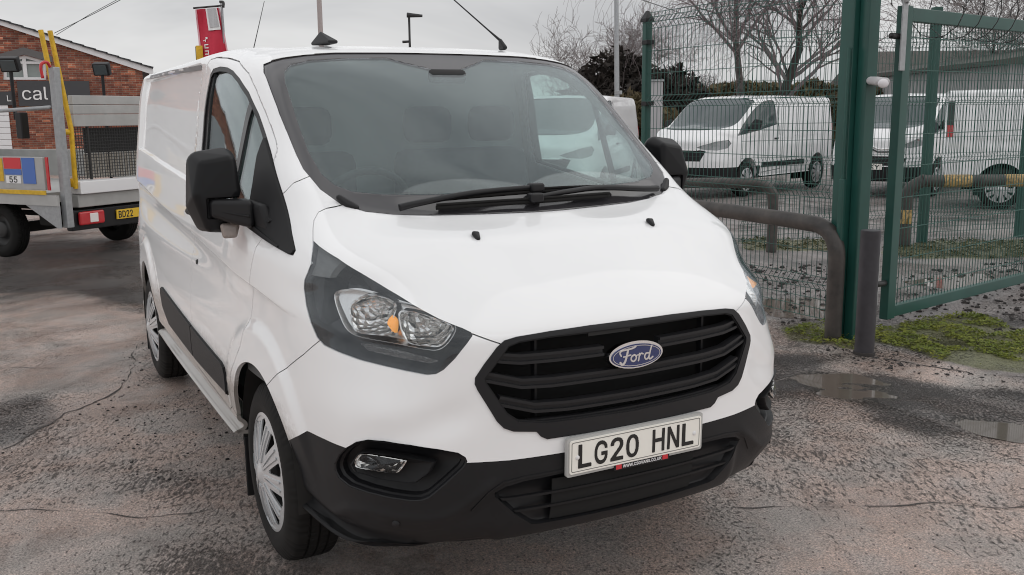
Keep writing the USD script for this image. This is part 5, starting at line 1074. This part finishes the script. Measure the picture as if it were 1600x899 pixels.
def bare_tree(name, label, loc, H, spread, seed, trunk_h=.25, levels=4, kids=(7, 6, 6, 5), droop=0.0, up=.25, tmat='bark', wmat='twig', r0=None, stems=1, group=None, taper=.62, minr=.006):
    g = np.random.default_rng(seed); t = thing(name, label, 'tree', tuple(loc), 0, group); r0 = r0 or H*.011; S = 6
    cur = []
    for s in range(stems):
        lean = g.normal(0, .10 if stems == 1 else .22, 2); k = np.linspace(0, 1, S)
        P = np.stack([lean[0]*H*k*.6+g.normal(0, .012*H, S)*k, lean[1]*H*k*.6+g.normal(0, .012*H, S)*k, H*.72*k], -1); P[0] = 0 if stems == 1 else (*g.normal(0, .05*H, 2), 0)
        cur.append((P, np.linspace(r0, r0*.35, S)))
    TP = np.array([c[0] for c in cur]); TR = np.array([c[1] for c in cur])
    obj('trunk', tubes3(TP, TR, 8), M[tmat], t, True)
    meshes = []
    P, R = TP, TR; ln = H*.42
    for lv in range(levels):
        nP, nR = [], []
        for i in range(len(P)):
            kk = kids[lv]+g.integers(-1, 2)
            for c in range(kk):
                f = g.uniform(trunk_h if lv == 0 else .25, 1.0); x = f*(S-1); i0 = min(int(x), S-2); b = P[i, i0]*(1-x+i0)+P[i, i0+1]*(x-i0)
                par = P[i, i0+1]-P[i, i0]; par /= np.linalg.norm(par)+1e-9
                d = g.normal(0, 1, 3); d -= par*(d@par); d /= np.linalg.norm(d)+1e-9
                d = par*g.uniform(.35, .8)+d*g.uniform(.6, 1.0)*spread; d[2] += up; d /= np.linalg.norm(d)
                l = ln*(.62**lv)*g.uniform(.6, 1.15)*(1.15-.5*f if lv == 0 else 1); s_ = np.linspace(0, 1, S)[:, None]
                q = b+d*l*s_+np.cumsum(g.normal(0, .035*l, (S, 3)), 0)*s_; q[:, 2] -= droop*(lv+1)*l*(s_[:, 0]**2)*(1.0 if lv > 1 else .25)
                rr = max(np.interp(x, np.arange(S), R[i])*taper, minr); nP.append(q); nR.append(np.linspace(rr, max(rr*.4, minr*.7), S))
        P, R = np.array(nP), np.array(nR); meshes.append(tubes3(P, R, 4 if lv < 1 else 3))
    obj('crown', cat(meshes), M[wmat], t, True, kind='stuff')
    return t
def gnd(px, d): q = dp(px, d); return (q[0], q[1], 0)
bare_tree('bare_tree', 'rounded bare tree left of the tall lamp post', gnd(882, 46), 5.5, 1.0, 11, .2, 4, (8, 6, 5, 4), minr=.008)
bare_tree('bare_tree', 'broad bare tree behind the tall lamp post', gnd(972, 42), 5.2, 1.1, 12, .2, 4, (8, 6, 5, 4), minr=.008, stems=2)
bare_tree('birch_tree', 'pale trunked birch with hanging twigs behind the mesh fence', gnd(1160, 36), 9.5, .8, 13, .22, 4, (9, 6, 5, 4), droop=.22, tmat='birch', wmat='birch_twig', r0=.17, minr=.006)
bare_tree('birch_tree', 'leaning birch to the right of the pale trunked birch', gnd(1205, 33), 8.5, .9, 17, .25, 4, (8, 6, 5, 4), droop=.12, wmat='birch_twig', r0=.16, stems=2, minr=.006)
bare_tree('bare_tree', 'tall bare tree above the gate, in front of the shed roof', gnd(1530, 40), 7.5, 1.1, 19, .25, 4, (8, 7, 6, 4), minr=.008)
bare_tree('bare_tree', 'bare tree at the right edge above the gate', gnd(1640, 36), 8.0, 1.1, 23, .25, 4, (8, 7, 6, 4), minr=.008)
bare_tree('bare_tree', 'low bare tree just right of the capped fence post', gnd(1075, 44), 4.0, 1.1, 29, .2, 4, (8, 6, 6, 4), minr=.011)
def leafmass(name, label, cat_, c, w, dpt, h, n, mt, seed, size=.10, kind='stuff'):
    g = np.random.default_rng(seed); u = g.normal(0, 1, (n, 3)); u /= np.linalg.norm(u, axis=1, keepdims=True); rad = g.uniform(.55, 1.0, (n, 1))**.5
    P = u*rad; P[:, 2] = np.abs(P[:, 2]); ns = meshkit.fbm(P*2.2+seed, 3, seed); keep = ns > .40; P = P[keep]*(.8+.5*ns[keep][:, None])
    P = P*np.array([w/2, dpt/2, h]); k = len(P); a, b = g.normal(0, size, (k, 3)), g.normal(0, size, (k, 3))
    V = np.stack([P-a, P+b, P+a*.6-b*.3], 1).reshape(-1, 3); F = np.arange(3*k).reshape(-1, 3)
    o = thing(name, label, cat_, (c[0], c[1], 0), hd(R2)); obj('foliage', trimesh.Trimesh(V, F, process=False), M[mt], o, kind=kind); return o
leafmass('shrub', 'dense dark bush behind the tall lamp post', 'bush', gnd(965, 38), 5.6, 3, 3.7, 9000, 'ivy', 5, .11)
leafmass('shrub', 'dark bush between the lamp post and the fence post', 'bush', gnd(1040, 39), 4.6, 3, 3.0, 7000, 'ivy', 6, .11)
leafmass('shrub', 'low ochre bush at the foot of the capped fence post', 'bush', gnd(1000, 31), 3.0, 2, 2.1, 3500, 'hedge', 7, .09)
g_h = np.random.default_rng(31); n_ = 26000
hp_ = np.c_[g_h.uniform(0, 17, n_), g_h.uniform(0, 1.4, n_), 2.75*g_h.uniform(.0, 1, n_)**.6]; hp_[:, 2] += .5*(meshkit.fbm(np.c_[hp_[:, 0]*.8, 0*hp_[:, 0], 0*hp_[:, 0]], 3, 3)-.5)
a_, b_2 = g_h.normal(0, .10, (n_, 3)), g_h.normal(0, .10, (n_, 3)); c_h = gnd(990, 40)
hg = obj('hedge', trimesh.Trimesh((np.stack([hp_-a_, hp_+b_2, hp_+a_*.6-b_2*.3], 1).reshape(-1, 3)@np.array([[R2[0], R2[1], 0], [F2[0], F2[1], 0], [0, 0, 1]])+np.array([c_h[0], c_h[1], 0])), np.arange(3*n_).reshape(-1, 3), process=False), M['hedge'])
tag(hg, 'long dry brown hedge behind the parked vans', 'hedge', kind='stuff')
sh_o = gnd(1395, 47); shd = thing('shed', 'long low shed with a dark sloping roof behind the gate', 'building', sh_o, hd(R2))
obj('wall', box(0, 22, 0, 9, 0, 2.75), M['render_wall'], shd)
rp = Polygon([(-.5, 2.75), (9.5, 2.75), (9.5, 2.9), (4.5, 4.7), (-.5, 2.9)])
obj('roof', place(T_(extrude(rp, 23)), (-.5, 0, 0), (0, 1, 0), (0, 0, 1), (1, 0, 0)), mat('shed_roof', (.075, .068, .060), .8, var=.3, vscale=1.5), shd)
for i in range(4): obj('door', rbox(1.5+i*5, 4+i*5, -.05, 0, 0, 2.3, .02, 4), M['steel'], shd)
un = thing('warehouse', 'pale grey warehouse gable at the right edge behind the gate', 'building', gnd(1560, 30), hd(R2))
obj('wall', box(0, 14, 0, 12, 0, 3.0), M['greyplastic'], un)
obj('roof', T_(Manifold.batch_hull([M_(box(-.3, 14.3, -.3, 12.3, 3.0, 3.15)), M_(box(6.5, 14.3, -.3, 12.3, 4.0, 4.2))])), M['shed_roof'] if 'shed_roof' in M else UsdShade.Material.Get(stage, '/World/Looks/shed_roof'), un)
bx_ = thing('utility_cabinet', 'small pale grey cabinet beside the capped fence post', 'cabinet', gnd(1019, 30), hd(R2))
obj('box', rbox(-.28, .28, -.2, .2, 0, 2.6, .02), M['greyplastic'], bx_); obj('lid', rbox(-.31, .31, -.23, .23, 2.602, 2.66, .01), M['galv'], bx_)

# ------------------------------------------------------------------ ground details: slab, cracks, puddles, moss, debris
def rough_edge(poly, amp, step=.04, seed=1):
    P = np.array(poly.exterior.segmentize(step).coords)[:-1]; q = np.c_[P*3.0, 0*P[:, 0]]; n = np.c_[meshkit.fbm(q, 5, seed)-.5, meshkit.fbm(q, 5, seed+40)-.5]
    return Polygon(P+n*amp*2).buffer(0)
def crack(P, w, seed, name='ground_crack'):
    L = LineString([tuple(gp(*p)[:2]) for p in P]).segmentize(.035); c = np.array(L.coords); n = meshkit.fbm(np.c_[c*4, 0*c[:, 0]], 4, seed)-.5; t = np.gradient(c, axis=0); t /= np.linalg.norm(t, axis=1, keepdims=True); nn = np.c_[-t[:, 1], t[:, 0]]
    c = c+nn*n[:, None]*.16; ww = w*np.clip(2.6*meshkit.fbm(np.c_[c*7, 0*c[:, 0]], 3, seed+1)-.85, 0.02, 1.2)[:, None]; a, b = c-nn*ww, c+nn*ww
    G_ = np.stack([np.c_[a, GZ(a)+.003], np.c_[c, GZ(c)+.0035], np.c_[b, GZ(b)+.003]], 0)
    obj(name, facing(gridmesh(G_), (0, 0, 1)), M['crackmat'], smooth=True, kind='structure')
M['crackmat'] = mat('crack_dirt', (.030, .026, .024), .8, bump=.6, bscale=60, var=.5, vscale=25, color2=(.065, .055, .05))
crack([(1150,789),(1220,785),(1282,786),(1361,788),(1480,786),(1640,790)], .006, 4); crack([(-40,800),(60,803),(140,805),(248,808),(330,800)], .004, 12)
crack([(0,703),(52,671),(69,664),(115,641),(162,623),(190,609),(202,594),(205,575),(216,540)], .008, 33); crack([(0,575),(80,572),(150,570),(205,562)], .004, 15); crack([(1380,560),(1450,572),(1520,582),(1620,590)], .012, 18)
M['water'] = mat('puddle_water', (.075, .062, .052), .04, spec=.35)
for i, pl_ in enumerate(POOLS):
    w = rough_edge(pl_.buffer(.10), .05, seed=20+i); w = max(getattr(w, 'geoms', [w]), key=lambda g: g.area)
    m = T_(extrude(w, .001)); m.vertices[:, 2] -= .0125; obj('puddle', m, M['water'], kind='structure')
def scatter(poly, n, seed):
    g = np.random.default_rng(seed); x0, y0, x1, y1 = poly.bounds; o = np.c_[g.uniform(x0, x1, n*4), g.uniform(y0, y1, n*4)]
    return o[shapely.contains_xy(poly, o[:, 0], o[:, 1])][:n]
def leaves(polys, dens, size, h, mt, name, label, cat_, seed):
    g = np.random.default_rng(seed); P = np.vstack([scatter(p.buffer(.06), int(dens*p.area), seed+i) for i, p in enumerate(polys)])
    ns = meshkit.fbm(np.c_[P*5, 0*P[:, 0]], 3, seed); P = P[ns > .42]; ns = ns[ns > .42]; k = len(P); c = np.c_[P, GZ(P)+g.uniform(0, 1, k)*h*(ns-.30)*3]
    a, b = g.normal(0, size, (k, 3)), g.normal(0, size, (k, 3)); a[:, 2] = np.abs(a[:, 2])*.7; b[:, 2] = np.abs(b[:, 2])*.7
    V = np.stack([c-a*[1, 1, .2], c+b, c+a*.6-b*.4*[1, 1, 0]], 1).reshape(-1, 3)
    o = obj(name, trimesh.Trimesh(V, np.arange(3*k).reshape(-1, 3), process=False), M[mt]); tag(o, label, cat_, kind='stuff')
leaves(MOSS[:2]+[MOSS[4]], 9000, .010, .030, 'moss', 'moss', 'green moss and weeds along the foot of the gate and its post', 'moss', 41)
M['moss_dull'] = mat('dull_moss_leaves', (.085, .085, .03), .9, var=.5, vscale=5)
leaves(MOSS[2:4], 900, .018, .022, 'moss_dull', 'moss', 'dull moss strips along the yard fence beyond the gate', 'moss', 51)
def pebbles(polys, dens, r0, r1, mt, name, label, cat_, seed):
    g = np.random.default_rng(seed); P = np.vstack([scatter(p, int(dens*p.area), seed+i) for i, p in enumerate(polys)]); k = len(P)
    ico = trimesh.creation.icosphere(subdivisions=0); v, f = ico.vertices, ico.faces; r = r0+(r1-r0)*g.uniform(0, 1, k)**3
    S = r[:, None, None]*g.uniform(.5, 1.3, (k, 1, 3))*np.array([1, 1, .6]); V = v[None]*S*g.uniform(.8, 1.2, (k, 12, 1)); a = g.uniform(0, 2*PI, k); c, s = np.cos(a)[:, None], np.sin(a)[:, None]
    V = np.stack([V[..., 0]*c-V[..., 1]*s, V[..., 0]*s+V[..., 1]*c, V[..., 2]], -1)+np.c_[P, GZ(P)+r*.2][:, None]
    o = obj(name, trimesh.Trimesh(V.reshape(-1, 3), (f[None]+12*np.arange(k)[:, None, None]).reshape(-1, 3), process=False), M[mt], smooth=False); tag(o, label, cat_, kind='stuff')
pebbles([poly_px([(1165,415),(1300,410),(1310,500),(1215,508)]), poly_px([(1385,500),(1390,430),(1640,400),(1640,540),(1500,500)])], 110, .008, .035, 'pebble', 'leaf_litter', 'dark leaf litter and crumbs strewn over the wet yard behind the fence', 'litter', 61)
pebbles([poly_px([(1280,528),(1400,530),(1480,570),(1600,590),(1600,600),(1400,580),(1300,562)])], 500, .004, .016, 'pebble', 'loose_grit', 'loose grit around the foot of the bollard', 'grit', 71)
M['grit'] = mat('pale_grit', (.24, .205, .195), .85, var=.5, vscale=60)
pebbles([poly_px([(-100,620),(1700,620),(1700,960),(-100,960)])], 420, .0015, .006, 'grit', 'loose_stones', 'small pale stones scattered over the worn yard surface', 'stones', 81)
pebbles([LineString([tuple(gp(*p)[:2]) for p in ((-60,722),(0,703),(52,671),(69,664),(115,641),(162,623),(190,609),(202,594),(205,575),(216,540))]).buffer(.09), poly_px([(150,640),(330,600),(390,700),(330,760),(180,740)])], 420, .002, .010, 'pebble', 'crumbled_asphalt', 'crumbled dark asphalt along the broken edge left of the white van', 'crumbs', 91)

# ------------------------------------------------------------------ groups of like things
GROUPS = {'parked_van': 'vans parked in the yard beyond the fence', 'mesh_fence_panel': 'green mesh fence panels', 'fence_post': 'green fence posts', 'bare_tree': 'bare trees beyond the yard', 'birch_tree': 'birches beyond the yard',
          'shrub': 'bushes below the bare trees', 'overhead_wire': 'overhead wires', 'work_lamp': 'black flood lights at the left', 'shop_sign': 'signs on the brick wall', 'pipe_barrier': 'bent pipe barriers', 'moss': 'moss patches'}
for p in stage.GetPrimAtPath('/World').GetChildren():
    n = p.GetName().rstrip('0123456789').rstrip('_')
    if n in GROUPS and not p.GetCustomDataByKey('group'): p.SetCustomDataByKey('group', GROUPS[n])
